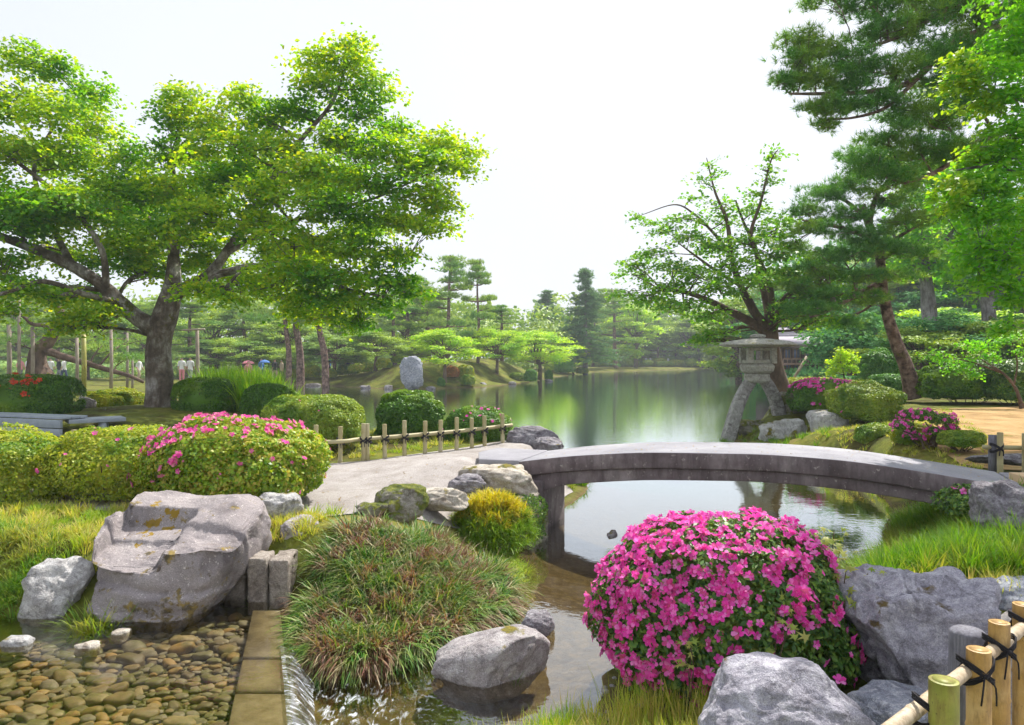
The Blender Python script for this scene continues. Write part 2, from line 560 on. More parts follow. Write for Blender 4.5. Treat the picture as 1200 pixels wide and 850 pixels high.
def hgt(x, y):
    x = np.asarray(x, float); y = np.asarray(y, float)
    x, y = np.broadcast_arrays(x, y)
    sh = x.shape; x = x.ravel(); y = y.ravel()
    p = np.stack([x, y, x * 0], -1)
    wob = vnoise(p * .9, 3) * .12 * np.clip(1 - np.abs(y - 12) / 40, 0, 1)
    d = sdist(x, y, WATER) + wob * .5
    far = sm(y, 20, 45)
    plateau = .6 + .03 * fbm(p * .35, 4, 2) + .22 * sm(y, 10.5, 15) * (1 - far) - .25 * far
    plateau = plateau + .28 * gauss(x, y, .15, 9.6, 1.5) + .26 * gauss(x, y, 5.4, 7.6, 1.6)
    plateau = plateau + .35 * gauss(x, y, -8, 16, 3) * .6 + .16 * gauss(x, y, -.95, 6.0, .7) - .62 * gauss(x, y, 5.9, 17.2, 2.1) - .42 * gauss(x, y, 1.9, 3.9, 1.4)
    plateau = plateau + 2.0 * gauss(x, y, 1, 66, 10) * sm(d, 0, 6) + 1.3 * gauss(x, y, -6, 53, 6) * sm(d, .5, 4)
    # left sedge bank: gentler mound, dropping to the stream
    run = 1.1 + 1.0 * gauss(x, y, -1, 6, 1.5) + far * 2.5 + .1 * gauss(x, y, 4.6, 7, 1.8) + .9 * gauss(x, y, 1.6, 4.2, 1.6)
    land = .03 + (plateau - .03) * sm(d / run, 0, 1)
    depth = .10 + .14 * sm(-d, 0, .9) + .5 * sm(y, 10, 18) * sm(-d, 0, 2)
    h = np.where(d < 0, -depth * sm(-d, -.05, .25) - .0, land)
    # stepped edge where the path meets the near bank
    dp = sdist(x, y, POOL)
    k = sm(dp, 0, .12)
    bank = BED_Z + (h - BED_Z) * sm(dp, .0, .9)
    h = np.where(dp < 0, BED_Z + .012 * vnoise(p * 5, 8), np.where((dp < .9) & (d > 0), bank, h))
    return h.reshape(sh)


def hz(x, y):
    return float(hgt(np.array([x]), np.array([y]))[0])


def gaxis(a, b, step, lo, hi, gr=1.16):
    c = list(np.arange(a, b + 1e-6, step))
    s = step; x = b
    while x < hi:
        s *= gr; x += s; c.append(x)
    s = step; x = a; L = []
    while x > lo:
        s *= gr; x -= s; L.append(x)
    return np.array(L[::-1] + c)


xs = gaxis(-8, 8, .08, -190, 190, 1.11); ys = gaxis(2, 16, .08, -60, 225, 1.07)
GX, GY = np.meshgrid(xs, ys)
GH = hgt(GX, GY)
nx, ny = len(xs), len(ys)
V = np.stack([GX, GY, GH], -1).reshape(-1, 3)
i = np.arange(ny - 1)[:, None] * nx; j = np.arange(nx - 1)[None, :]
Q = np.stack([i + j, i + j + 1, i + nx + j + 1, i + nx + j], -1).reshape(-1, 4)


def ground_material():
    m, nt, out = newmat('ground')
    geo = N(nt, 'ShaderNodeNewGeometry'); vec = geo.outputs['Position']
    n1 = noise_n(nt, vec, .9, 6, .65)
    c = ramp(nt, n1, [(.3, (.055, .035, .016)), (.42, (.075, .07, .018)), (.5, (.10, .12, .02)), (.6, (.15, .15, .025)), (.72, (.20, .15, .06))]).outputs[0]
    n2 = noise_n(nt, vec, 9, 6, .7)
    c = mixc(nt, .5, c, ramp(nt, n2, [(.35, (.2, .2, .2)), (.65, (.9, .9, .85))]).outputs[0], 'OVERLAY')
    # bed of pond and stream
    sep = N(nt, 'ShaderNodeSeparateXYZ'); nt.links.new(vec, sep.inputs[0])
    mr = N(nt, 'ShaderNodeMapRange'); mr.inputs[1].default_value = .06; mr.inputs[2].default_value = .0
    nt.links.new(sep.outputs[2], mr.inputs[0])
    vo = N(nt, 'ShaderNodeTexVoronoi'); vo.inputs['Scale'].default_value = 14; nt.links.new(vec, vo.inputs['Vector'])
    bed = ramp(nt, vo.outputs['Distance'], [(.0, (.24, .175, .085)), (.35, (.15, .105, .05)), (.6, (.06, .042, .02))]).outputs[0]
    bed = mixc(nt, .6, bed, ramp(nt, n2, [(.35, (.10, .068, .028)), (.65, (.21, .155, .08))]).outputs[0])
    mr2 = N(nt, 'ShaderNodeMapRange'); mr2.inputs[1].default_value = -.22; mr2.inputs[2].default_value = -.6
    nt.links.new(sep.outputs[2], mr2.inputs[0])
    bed = mixc(nt, mr2.outputs[0], bed, (.07, .12, .045))
    c = mixc(nt, mr.outputs[0], c, bed)
    p = N(nt, 'ShaderNodeBsdfPrincipled'); p.inputs['Roughness'].default_value = .95; p.inputs['Specular IOR Level'].default_value = .1
    nt.links.new(c, p.inputs['Base Color'])
    b = N(nt, 'ShaderNodeBump'); b.inputs['Strength'].default_value = .7; b.inputs['Distance'].default_value = .03
    nt.links.new(n2, b.inputs['Height']); nt.links.new(b.outputs[0], p.inputs['Normal'])
    nt.links.new(p.outputs[0], out.inputs[0])
    return m


gm = MB(); gm.add(V, Q)
tag(gm.build('ground', ground_material(), smooth=True, origin=(0, 0, 0)), kind='structure')


def sheet(name, poly, mat, lift=.012, step=.12, jit=.03, seed=1, hfun=None):
    P = []
    for k in range(len(poly)):
        a = np.array(poly[k]); b = np.array(poly[(k + 1) % len(poly)])
        L = np.linalg.norm(b - a); n = max(1, int(L / (step * 1.2)))
        nn = np.array([b[1] - a[1], a[0] - b[0]]) / L
        for s in range(n):
            q = a + (b - a) * s / n
            q = q + nn * jit * float(vnoise(np.array([[q[0] * 2.2, q[1] * 2.2, seed]]), seed)[0])
            P.append(q)
    nb = len(P)
    lo = np.min(P, 0); hi = np.max(P, 0)
    X, Y = np.meshgrid(np.arange(lo[0], hi[0], step), np.arange(lo[1], hi[1], step))
    X = X.ravel(); Y = Y.ravel()
    keep = sdist(X, Y, P) < -step * .45
    pts = [Vector(p) for p in P] + [Vector((float(x), float(y))) for x, y in zip(X[keep], Y[keep])]
    vv, ee, ff, *_ = delaunay_2d_cdt(pts, [], [list(range(nb))], 1, 1e-5)
    v2 = np.array([p[:] for p in vv])
    z = (hfun or hgt)(v2[:, 0], v2[:, 1]) + lift
    mb = MB(); mb.add(np.column_stack([v2, z]), None, [f for f in ff if len(f) == 3])
    return mb.build(name, mat, origin=(0, 0, 0), smooth=True)


def gravel_extra(nt, vec, c, geo):
    n = noise_n(nt, vec, 60, 4, .8)
    st = ramp(nt, noise_n(nt, vec, 3.2, 7, .75, .8), [(.48, (0, 0, 0)), (.64, (1, 1, 1))]).outputs[0]
    c = mixc(nt, mth(nt, 'MULTIPLY', st, .35), c, (.15, .12, .095))
    c = mixc(nt, .6, c, ramp(nt, n, [(.3, (.25, .25, .25)), (.7, (.85, .85, .85))]).outputs[0], 'OVERLAY')
    return c


M_PATH = surf_mat('gravel_path', [(.3, (.24, .215, .205)), (.5, (.32, .295, .285)), (.7, (.39, .365, .355))], 1.3, 6, .95, .6, 90, .01, gravel_extra, .15)
M_SAND = surf_mat('bare_sandy_soil', [(.3, (.20, .12, .05)), (.48, (.38, .245, .11)), (.7, (.52, .36, .18))], 1.6, 7, .95, .6, 40, .02,
                  moss_extra(.60, ((.10, .08, .02), (.2, .16, .03)), False, 1.3), .1)
tag(sheet('gravel_path', PATH, M_PATH, seed=3), kind='structure')
tag(sheet('sandy_ground', SAND, M_SAND, step=.25, jit=.15, seed=5), kind='structure')
tag(sheet('gravel_path', PATH2, M_PATH, seed=6), kind='structure')
tag(sheet('gravel_path', PATH3, M_PATH, step=.2, seed=8), kind='structure')


# ------------------------------------------------------------------ water
def water_material(name, tint, bumps, ior=1.5, foam=None, gain=1.0):
    m, nt, out = newmat(name)
    geo = N(nt, 'ShaderNodeNewGeometry'); vec = geo.outputs['Position']
    h = None
    for sx, sy, sc, amp, x0, x1 in bumps:
        mp = N(nt, 'ShaderNodeMapping'); mp.inputs['Scale'].default_value = (sx, sy, 1); nt.links.new(vec, mp.inputs[0])
        a = noise_n(nt, mp.outputs[0], sc, 3, .55, .3)
        a = mth(nt, 'MULTIPLY', a, amp)
        if x1 is not None:
            sep = N(nt, 'ShaderNodeSeparateXYZ'); nt.links.new(vec, sep.inputs[0])
            mr = N(nt, 'ShaderNodeMapRange'); mr.inputs[1].default_value = x0; mr.inputs[2].default_value = x1
            nt.links.new(sep.outputs[1], mr.inputs[0])
            a = mth(nt, 'MULTIPLY', a, mr.outputs[0])
        h = a if h is None else mth(nt, 'ADD', h, a)
    b = N(nt, 'ShaderNodeBump'); b.inputs['Strength'].default_value = 1.0; b.inputs['Distance'].default_value = .02
    nt.links.new(h, b.inputs['Height'])
    fr = N(nt, 'ShaderNodeFresnel'); fr.inputs[0].default_value = ior; nt.links.new(b.outputs[0], fr.inputs[1])
    gl = N(nt, 'ShaderNodeBsdfGlossy'); gl.inputs['Roughness'].default_value = .02; nt.links.new(b.outputs[0], gl.inputs['Normal'])
    gl.inputs['Color'].default_value = (.93, .97, 1, 1)
    tr = N(nt, 'ShaderNodeBsdfTransparent'); tr.inputs[0].default_value = (*tint, 1)
    mx = N(nt, 'ShaderNodeMixShader'); nt.links.new(mth(nt, 'MULTIPLY', fr.outputs[0], gain, True), mx.inputs[0])
    nt.links.new(tr.outputs[0], mx.inputs[1]); nt.links.new(gl.outputs[0], mx.inputs[2])
    res = mx.outputs[0]
    if foam:
        fx, fy, fr_ = foam
        mp = N(nt, 'ShaderNodeMapping'); mp.inputs['Scale'].default_value = (1, .35, 1); mp.inputs['Rotation'].default_value = (0, 0, .9); nt.links.new(vec, mp.inputs[0])
        fn = ramp(nt, noise_n(nt, mp.outputs[0], 22, 5, .7, 1.0), [(.54, (0, 0, 0)), (.68, (1, 1, 1))]).outputs[0]
        dv = N(nt, 'ShaderNodeVectorMath', operation='DISTANCE'); nt.links.new(vec, dv.inputs[0]); dv.inputs[1].default_value = (fx, fy, 0)
        mr = N(nt, 'ShaderNodeMapRange'); mr.inputs[1].default_value = fr_; mr.inputs[2].default_value = fr_ * .25
        nt.links.new(dv.outputs['Value'], mr.inputs[0])
        k = mth(nt, 'MULTIPLY', fn, mr.outputs[0])
        df = N(nt, 'ShaderNodeBsdfDiffuse'); df.inputs[0].default_value = (.75, .8, .85, 1)
        m2 = N(nt, 'ShaderNodeMixShader'); nt.links.new(mth(nt, 'MULTIPLY', k, .8), m2.inputs[0]); nt.links.new(res, m2.inputs[1]); nt.links.new(df.outputs[0], m2.inputs[2])
        res = m2.outputs[0]
    nt.links.new(res, out.inputs[0])
    return m


M_WATER = water_material('pond_water', (.92, .90, .74), [(1, 1, 3.0, .10, 0, None), (1, 1, 13, .03, 0, None), (.30, 1, 4.5, .05, 8, 40), (.5, 1, 9, .15, 8, 20), (1, 1, 6.5, .26, 7.2, 4.2)], 1.55, (-1.05, 4.2, .75), 1.95)
M_POOLW = water_material('pool_water', (.92, .90, .80), [(1, 1, 6, .12, 0, None), (1, 1, 20, .07, 0, None)], 1.6)
mb = MB()
wx = gaxis(-8, 8, 1.0, -60, 80, 1.3); wy = gaxis(1.5, 16, 1.0, 1.0, 150, 1.2)
A, B = np.meshgrid(wx, wy)
i = np.arange(len(wy) - 1)[:, None] * len(wx); j = np.arange(len(wx) - 1)[None, :]
mb.add(np.stack([A, B, A * 0], -1).reshape(-1, 3), np.stack([i + j, i + j + 1, i + len(wx) + j + 1, i + len(wx) + j], -1).reshape(-1, 4))
tag(mb.build('pond_water', M_WATER, origin=(0, 0, 0)), kind='structure')
# pebble pool: shallow sheet that spills over the weir stones
PW = [(-1.22, 2.2), (-1.20, 3.9), (-1.44, 4.72), (-1.74, 5.62), (-2.0, 5.9), (-2.35, 5.98), (-2.8, 5.7), (-3.2, 5.55), (-4.2, 5.6), (-7, 5.9), (-7, 2.2)]
tag(sheet('pool_water', PW, M_POOLW, step=.3, jit=0, hfun=lambda x, y: np.full(len(x), POOL_Z), lift=0), kind='structure')

# ------------------------------------------------------------------ air
HAZE = .0011
hm = bpy.data.materials.new('haze'); hm.use_nodes = True; nt = hm.node_tree; nt.nodes.clear()
vo = nt.nodes.new('ShaderNodeVolumePrincipled'); vo.inputs['Density'].default_value = HAZE; vo.inputs['Color'].default_value = (.86, .93, 1, 1)
ou = nt.nodes.new('ShaderNodeOutputMaterial'); nt.links.new(vo.outputs[0], ou.inputs['Volume'])
hb = MB(); box(hb, (0, 80, 12), (420, 340, 34)); tag(hb.build('haze', hm), kind='stuff')
# ------------------------------------------------------------------ rocks
R_LAV = rock_mat('weathered_grey_stone', (.33, .30, .31), (.13, .115, .12), (.52, .50, .50), .66)
R_DARK = rock_mat('dark_andesite', (.20, .185, .21), (.075, .065, .075), (.42, .41, .43), .68)
R_WARM = rock_mat('pale_warm_stone', (.45, .40, .34), (.20, .16, .12), (.62, .58, .52), .64)
R_MOSS = rock_mat('mossy_stone', (.26, .24, .20), (.10, .09, .07), (.40, .38, .34), .52, mcol=((.05, .075, .012), (.16, .17, .02)))
R_BLUE = rock_mat('blue_grey_stone', (.26, .28, .34), (.12, .12, .15), (.55, .56, .6), .75)
R_RUG = rock_mat('rugged_lavender_stone', (.34, .33, .39), (.15, .14, .165), (.58, .57, .62), .66, scale=3.5, mcol=((.03, .022, .012), (.12, .085, .025)))  # patch colour set to dark brown, to read as pits
R_FLAT = rock_mat('lichen_spotted_stone', (.40, .39, .39), (.17, .16, .16), (.62, .62, .62), .62)


def rock(px, py_base, D, wpx, hpx, depth, label, mat, seed, zb=None, cat='rock', name='boulder', group=None, **kw):
    x, _, z = at(px, py_base, D)
    if zb is None: zb = z
    w_ = wpx / F * D; h_ = hpx / F * D
    mb = rock_mb((x, D, zb), (w_, depth, h_), seed, **kw)
    return tag(mb.build(name, mat, smooth=True, origin=(x, D, zb)), label, cat, group)


# the hollowed basin stone, front left
def basin(p):
    x, y, z = p[:, 0].copy(), p[:, 1].copy(), p[:, 2].copy()
    rag = .022 * fbm(p * 4.5, 3, 3)
    # the top slopes down towards the front, and the right shoulder falls away
    ztop = .97 - np.maximum(.30 - y, 0) * .34 + .018 * fbm(p * 2.3, 6, 3) - .35 * np.maximum(x - .36, 0)
    # shallow hollow worn into the left: raised rim behind and to the right, open to the front
    inx = sm(x + rag, -.56, -.53) * (1 - sm(x + rag, .06, .09))
    iny = 1 - sm(y + rag * .8 - .10 * x, .14, .165)
    ztop = ztop - .15 * inx * iny
    z2 = np.minimum(z, ztop)
    # front face: two weathered ledges jutting one below the other
    k = 1 - sm(y, -.30, -.05)
    led = sm(z2 + rag + .05 * x, .34, .38) * .07 + sm(z2 + rag * 1.3 + .08 * x, .19, .22) * .07
    y = y + k * led
    # undercut towards the lower right
    x = x - .30 * sm(x, .0, .7) * (1 - sm(z2, .0, .62))
    q = np.stack([x, y, z2], -1)
    return q + norm(q - [0, 0, .4]) * (.008 * fbm(q * 14, 5, 3) + .02 * fbm(q * 3.2, 8, 3))[:, None]


def rock_basin_mat():
    def ex(nt, vec, c, geo):
        tc_ = N(nt, 'ShaderNodeTexCoord').outputs['Object']
        sp = ramp(nt, noise_n(nt, vec, 30, 4, .7), [(.60, (0, 0, 0)), (.66, (1, 1, 1))]).outputs[0]
        c = mixc(nt, mth(nt, 'MULTIPLY', sp, .4), c, (.62, .58, .55))
        st = ramp(nt, noise_n(nt, vec, 4.5, 6, .7, 1.2), [(.55, (0, 0, 0)), (.68, (1, 1, 1))]).outputs[0]
        c = mixc(nt, mth(nt, 'MULTIPLY', st, .5), c, (.17, .14, .13))
        fine = noise_n(nt, vec, 120, 3, .7)
        c = mixc(nt, .55, c, ramp(nt, fine, [(.3, (.3, .3, .3)), (.7, (.95, .95, .95))]).outputs[0], 'OVERLAY')
        # wet algae low down and in the hollow
        sep = N(nt, 'ShaderNodeSeparateXYZ'); nt.links.new(tc_, sep.inputs[0])
        mr = N(nt, 'ShaderNodeMapRange'); mr.inputs[1].default_value = .34; mr.inputs[2].default_value = .05
        nt.links.new(sep.outputs[2], mr.inputs[0])
        a = mth(nt, 'ADD', noise_n(nt, vec, 7, 5, .7), mth(nt, 'MULTIPLY', mr.outputs[0], .16))
        am = ramp(nt, a, [(.60, (0, 0, 0)), (.66, (1, 1, 1))]).outputs[0]
        ac = ramp(nt, noise_n(nt, vec, 16, 3), [(.4, (.07, .055, .02)), (.6, (.27, .19, .03))]).outputs[0]
        c = mixc(nt, mth(nt, 'MULTIPLY', am, .85), c, ac)
        # hollow moss
        dv = N(nt, 'ShaderNodeVectorMath', operation='DISTANCE'); nt.links.new(tc_, dv.inputs[0]); dv.inputs[1].default_value = (-.25, .03, .80)
        hm = mth(nt, 'SUBTRACT', mth(nt, 'ADD', noise_n(nt, vec, 11, 4, .6), .0), dv.outputs['Value'])
        hm = ramp(nt, hm, [(.38, (0, 0, 0)), (.40, (1, 1, 1))]).outputs[0]
        return mixc(nt, hm, c, (.26, .17, .02))
    return surf_mat('basin_stone', [(.3, (.12, .105, .11)), (.45, (.225, .20, .205)), (.62, (.29, .26, .26)), (.8, (.38, .35, .34))], 2.2, 8, .85, .8, 34, .01, ex)


x0, y0, _ = at(212, 735, 5.95)
bs = rock_mb((x0 - .02, 6.0, -.03), (1.20, 1.12, 1.10), 21, sub=7, cuts=0, e=.52, rough=.016, rz=-.06, extra=basin)
tag(bs.build('basin_boulder', rock_basin_mat(), smooth=True, origin=(x0 - .02, 5.98, 0)), 'largest pale boulder with a mossy hollow worn in its top, at the pebbled pool edge', 'boulder')

rock(70, 726, 5.75, 74, 76, .45, 'small grey rock with an orange lichen spot, just left of the hollowed boulder', R_FLAT, 33, zb=.02, name='rock')
rock(328, 642, 7.0, 54, 56, .4, 'rounded pale stone partly hidden under the pink topped azalea', R_FLAT, 12, zb=.38, name='rock', cuts=4)
rock(357, 652, 6.7, 48, 40, .4, 'flat sided grey stone half buried in the top of the sedge clump', R_LAV, 14, zb=.36, name='rock')
rock(470, 606, 7.4, 62, 44, .5, 'round olive brown stone poking out at the path edge above the sedge', R_MOSS, 19, zb=.47, name='rock', cuts=3, e=.8)
rock(438, 615, 7.2, 40, 22, .3, 'low brownish stone in dry grass at the near edge of the path', R_MOSS, 20, zb=.52, name='rock')
rock(520, 612, 7.7, 60, 26, .35, 'small pale stone between the path edge and the yellow fern', R_WARM, 22, zb=.52, name='rock')
rock(575, 766, 4.95, 142, 74, .5, 'smooth pale grey stone with a crack lying in the near stream', R_LAV, 41, zb=-.17, cuts=5, e=.8, tilt=.2, rough=.02)
rock(628, 742, 5.7, 42, 34, .3, 'small brown striped stone in the stream behind the cracked pale stone', R_DARK, 43, zb=-.08, name='rock')
rock(717, 630, 8.75, 14, 9, .14, 'tiny round stone breaking the still water under the bridge', R_LAV, 44, zb=-.04, name='rock', sub=4)
rock(583, 577, 8.75, 98, 40, .75, 'broad light tan stone packed against the left end of the bridge', R_WARM, 51, zb=.42, cuts=5)
rock(612, 612, 8.45, 62, 62, .6, 'mossy stone hung with green below the left end of the bridge', R_MOSS, 52, zb=-.1, rough=.07)
rock(548, 577, 8.5, 44, 22, .4, 'small dark stone between path and yellow fern', R_DARK, 53, zb=.55, name='rock')
rock(624, 534, 12.5, 62, 34, .6, 'dark purple boulder with sloping top behind the left bridge end', R_DARK, 61, zb=.45, cuts=6, tilt=-.12)
rock(641, 533, 12.1, 36, 22, .4, 'small rough dark stone leaning on the purple boulder', R_DARK, 62, zb=.5, name='rock', rough=.08)
rock(910, 880, 3.45, 205, 132, .6, 'rounded blue grey boulder in front of the big pink azalea', R_RUG, 75, zb=.15, cuts=3, e=.85, sub=6, rough=.03)
rock(1078, 838, 4.35, 212, 190, .95, 'large rugged grey boulder with dark pockets right of the pink azalea', R_RUG, 78, zb=-.06, sub=6, cuts=9, e=.6, rough=.06)
rock(1196, 760, 4.95, 96, 56, .5, 'smooth blue grey boulder behind the bamboo fence', R_BLUE, 82, zb=.3, cuts=4, e=.75)
rock(1046, 884, 3.75, 120, 60, .4, 'low flat blue grey stone at the foot of the rugged boulder', R_BLUE, 83, zb=.15, cuts=4, name='rock')
rock(1196, 640, 6.1, 92, 74, .6, 'dark furrowed boulder beside the small azalea at the right bridge end', R_DARK, 91, zb=.55, rough=.07, sub=6)
# stones round the lantern
rock(917, 524, 17.4, 50, 34, .7, 'squat pale speckled stone in front of the short lantern leg', R_FLAT, 101, zb=.0, e=.45, cuts=2)
rock(972, 524, 16.6, 44, 42, .8, 'pale flat topped stone block under the rounded green bush by the lantern', R_FLAT, 103, zb=.1, e=.45, cuts=3)
rock(918, 503, 19.6, 44, 46, 1.2, 'mossy rock under the short leg of the stone lantern', R_MOSS, 105, zb=.15, rough=.08)
rock(884, 519, 19.2, 60, 26, .8, 'low grassy rock between the two lantern legs', R_MOSS, 106, zb=-.1, name='rock')
rock(992, 512, 17.8, 40, 24, .8, 'dark stone half hidden behind the rounded bush near the lantern', R_DARK, 107, zb=.2, name='rock')
rock(1180, 548, 9.6, 90, 14, .5, 'low dark stone at the foot of the dark timber fence', R_DARK, 108, zb=.72, name='rock')
rock(100, 486, 16.6, 20, 24, .35, 'small lavender stone beside the yellow green hedge', R_LAV, 110, zb=.8, name='rock')
rock(483, 462, 47.2, 27, 38, .9, 'tall blue grey slab standing on the island shore', R_BLUE, 127, zb=.0, cuts=7, sub=5, tilt=.12, e=.7)
for k, (px, wp, hp, lab) in enumerate([(20, 34, 20, 'flat white stone at the far left of the pebbled pool'), (104, 30, 16, 'slanting pale pink stone in the middle of the pebbled pool edge'),
                                       (142, 20, 14, 'small white stone in the pool just below the hollowed boulder')]):
    zz = .08; py = (766, 768, 752)[k]; D = (EZ - zz) * F / (py - HY)
    rock(px, py, D, wp, hp, .13, lab, R_WARM if k else R_FLAT, 130 + k, zb=zz, name='stone', cat='stone', sub=4, cuts=3)
for k, (px, D, wp, hp) in enumerate([(428, 48.9, 14, 6), (455, 48, 10, 7), (505, 47.7, 12, 6), (540, 51, 12, 5), (566, 53, 9, 6), (600, 56, 10, 5), (643, 63, 10, 4), (367, 53, 18, 5)]):
    rock(px, 455, D, wp, hp, .6, ('dark', 'grey', 'brown', 'pale')[k % 4] + ' shore stone, number place %s' % '' if 0 else
         ['dark shore stone left of the blue slab rock', 'grey shore stone touching the left of the blue slab rock', 'dark shore stone right of the blue slab rock',
          'grey shore stone below the yellow maple', 'brown shore stone under the orange tipped bush', 'grey shore stone at the middle of the island shore',
          'low shore stone at the island tip', 'pale flat shore stone behind the rounded hedge'][k], R_LAV if k % 2 else R_DARK, 140 + k, zb=-.1, name='rock', sub=3)

# cut stone blocks beside the basin boulder
M_CUT = rock_mat('cut_stone', (.27, .23, .20), (.12, .10, .09), (.42, .38, .34), .60, mcol=((.05, .04, .015), (.12, .08, .02)))
for k, (px0, px1, top, D, dep, lab) in enumerate([(262, 287, 668, 6.0, .30, 'short dark cut stone post touching the hollowed boulder'),
                                               (289, 311, 655, 5.9, .28, 'square cut stone post between two others beside the sedge'),
                                               (313, 336, 657, 5.95, .34, 'cut stone post nearest the brown sedge clump')]):
    a = at(px0, top, D); b = at(px1, top, D)
    mb = MB()
    h_ = a[2] + .15
    box(mb, ((a[0] + b[0]) / 2, D + dep / 2, a[2] - h_ / 2), (b[0] - a[0], dep, h_), .03 * k)
    o = mb.build('cut_stone_post', M_CUT, bevel=.018)
    s = o.modifiers.new('sub', 'SUBSURF'); s.subdivision_type = 'SIMPLE'; s.levels = 4; s.render_levels = 4
    tx = bpy.data.textures.new('weather', 'CLOUDS'); tx.noise_scale = .09; tx.noise_depth = 3
    d = o.modifiers.new('disp', 'DISPLACE'); d.texture = tx; d.strength = .03; d.texture_coords = 'GLOBAL'
    tag(o, lab, 'stone post', 'cut stone posts beside the pool')

# weir slabs between pool and stream
M_WEIR = surf_mat('wet_weir_stone', [(.3, (.09, .065, .028)), (.45, (.15, .115, .055)), (.55, (.20, .16, .085)), (.7, (.26, .215, .13))], 5.5, 7, .5, .5, 30, .01, None, .5)
WE = [(-1.98, 5.80, -1.76, 5.80), (-1.93, 5.62, -1.74, 5.62)]
yy = [5.78, 4.86, 4.38, 3.3, 2.1]
lx = lambda y: -1.55 + (y - 3.94) * (-2.05 + 1.57) / (5.65 - 3.94) * 1.0
rx = lambda y: -1.19 + (y - 3.94) * (-1.80 + 1.19) / (5.65 - 3.94)
WL = ['weir slab farthest back, running under the cut stone posts', 'middle weir slab between two joints', 'front weir slab with water spilling beside it', 'nearest weir slab at the very front edge']
for k in range(4):
    ya, yb = yy[k] - .004, yy[k + 1] + .004
    mb = MB(); zt = .135 - .006 * k
    cs = [(lx(yb), yb), (rx(yb), yb), (rx(ya), ya), (lx(ya), ya)]
    prism(mb, [np.array([(x, y, -.25) for x, y in cs]), np.array([(x, y, zt) for x, y in cs])])
    tag(mb.build('weir_slab', M_WEIR, bevel=.02), WL[k], 'stone slab', 'stone slabs of the weir')


# water spilling over the weir
def fall_material():
    m, nt, out = newmat('falling_water')
    geo = N(nt, 'ShaderNodeNewGeometry')
    mp = N(nt, 'ShaderNodeMapping'); mp.inputs['Scale'].default_value = (2.5, 7, 1.6); nt.links.new(geo.outputs['Position'], mp.inputs[0])
    n = noise_n(nt, mp.outputs[0], 3.2, 6, .7, 1.2)
    k = ramp(nt, n, [(.50, (.02, .02, .02)), (.70, (.75, .75, .75))]).outputs[0]
    df = N(nt, 'ShaderNodeBsdfDiffuse'); df.inputs[0].default_value = (.78, .82, .88, 1)
    gl = N(nt, 'ShaderNodeBsdfGlossy'); gl.inputs['Roughness'].default_value = .15
    tr = N(nt, 'ShaderNodeBsdfTransparent'); tr.inputs[0].default_value = (.85, .85, .75, 1)
    a = N(nt, 'ShaderNodeMixShader'); a.inputs[0].default_value = .35; nt.links.new(tr.outputs[0], a.inputs[1]); nt.links.new(gl.outputs[0], a.inputs[2])
    b = N(nt, 'ShaderNodeMixShader'); nt.links.new(k, b.inputs[0]); nt.links.new(a.outputs[0], b.inputs[1]); nt.links.new(df.outputs[0], b.inputs[2])
    nt.links.new(b.outputs[0], out.inputs[0])
    return m


mb = MB()
yw = np.linspace(2.3, 5.0, 90); s = np.linspace(0, 1, 12)
Y, S = np.meshgrid(yw, s, indexing='ij')
wv = vnoise(np.stack([Y.ravel() * 7, S.ravel() * 1.2, Y.ravel() * 0], -1), 5).reshape(Y.shape)
X = rx(Y) - .03 + .20 * S + .03 * wv * S
Z = POOL_Z + .004 - (POOL_Z - .012) * S ** 1.8 + .01 * wv * S * (1 - S)
i = np.arange(89)[:, None] * 12; j = np.arange(11)[None, :]
mb.add(np.stack([X, Y, Z], -1).reshape(-1, 3), np.stack([i + j, i + 12 + j, i + 13 + j, i + j + 1], -1).reshape(-1, 4))
tag(mb.build('waterfall', fall_material(), smooth=True), kind='structure')

# ------------------------------------------------------------------ stone bridge
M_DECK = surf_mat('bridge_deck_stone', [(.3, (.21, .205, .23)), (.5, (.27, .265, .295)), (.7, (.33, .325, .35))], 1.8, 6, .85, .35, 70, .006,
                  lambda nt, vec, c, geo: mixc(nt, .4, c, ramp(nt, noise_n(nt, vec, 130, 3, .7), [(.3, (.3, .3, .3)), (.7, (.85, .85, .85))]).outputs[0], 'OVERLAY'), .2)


def girder_extra(nt, vec, c, geo):
    mp = N(nt, 'ShaderNodeMapping'); mp.inputs['Scale'].default_value = (1, 1, .25); nt.links.new(vec, mp.inputs[0])
    drip = ramp(nt, noise_n(nt, mp.outputs[0], 9, 5, .7), [(.42, (0, 0, 0)), (.6, (1, 1, 1))]).outputs[0]
    c = mixc(nt, mth(nt, 'MULTIPLY', drip, .5), c, (.06, .045, .045))
    sp = ramp(nt, noise_n(nt, vec, 16, 4, .8), [(.62, (0, 0, 0)), (.65, (1, 1, 1))]).outputs[0]
    return mixc(nt, mth(nt, 'MULTIPLY', sp, .7), c, (.42, .38, .36))


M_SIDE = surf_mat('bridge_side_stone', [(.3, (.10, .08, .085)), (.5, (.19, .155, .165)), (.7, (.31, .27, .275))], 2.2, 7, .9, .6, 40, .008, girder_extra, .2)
BX = [.07, .35, .62, 1.5, 2.8, 3.58, 4.3, 4.95]
BZ = [.845, .89, .944, 1.04, 1.085, 1.055, .965, .866]
t = np.linspace(0, 1, 61)
bxs = .07 + t * (4.98 - .07)
bzs = np.interp(bxs, BX, BZ)
for _ in range(12): bzs[1:-1] = (bzs[:-2] + 2 * bzs[1:-1] + bzs[2:]) / 4
bys = 9.0 - .396 * (bxs - .07)
dn = norm(np.array([.396, 1.0]))     # direction across the bridge, away from the camera


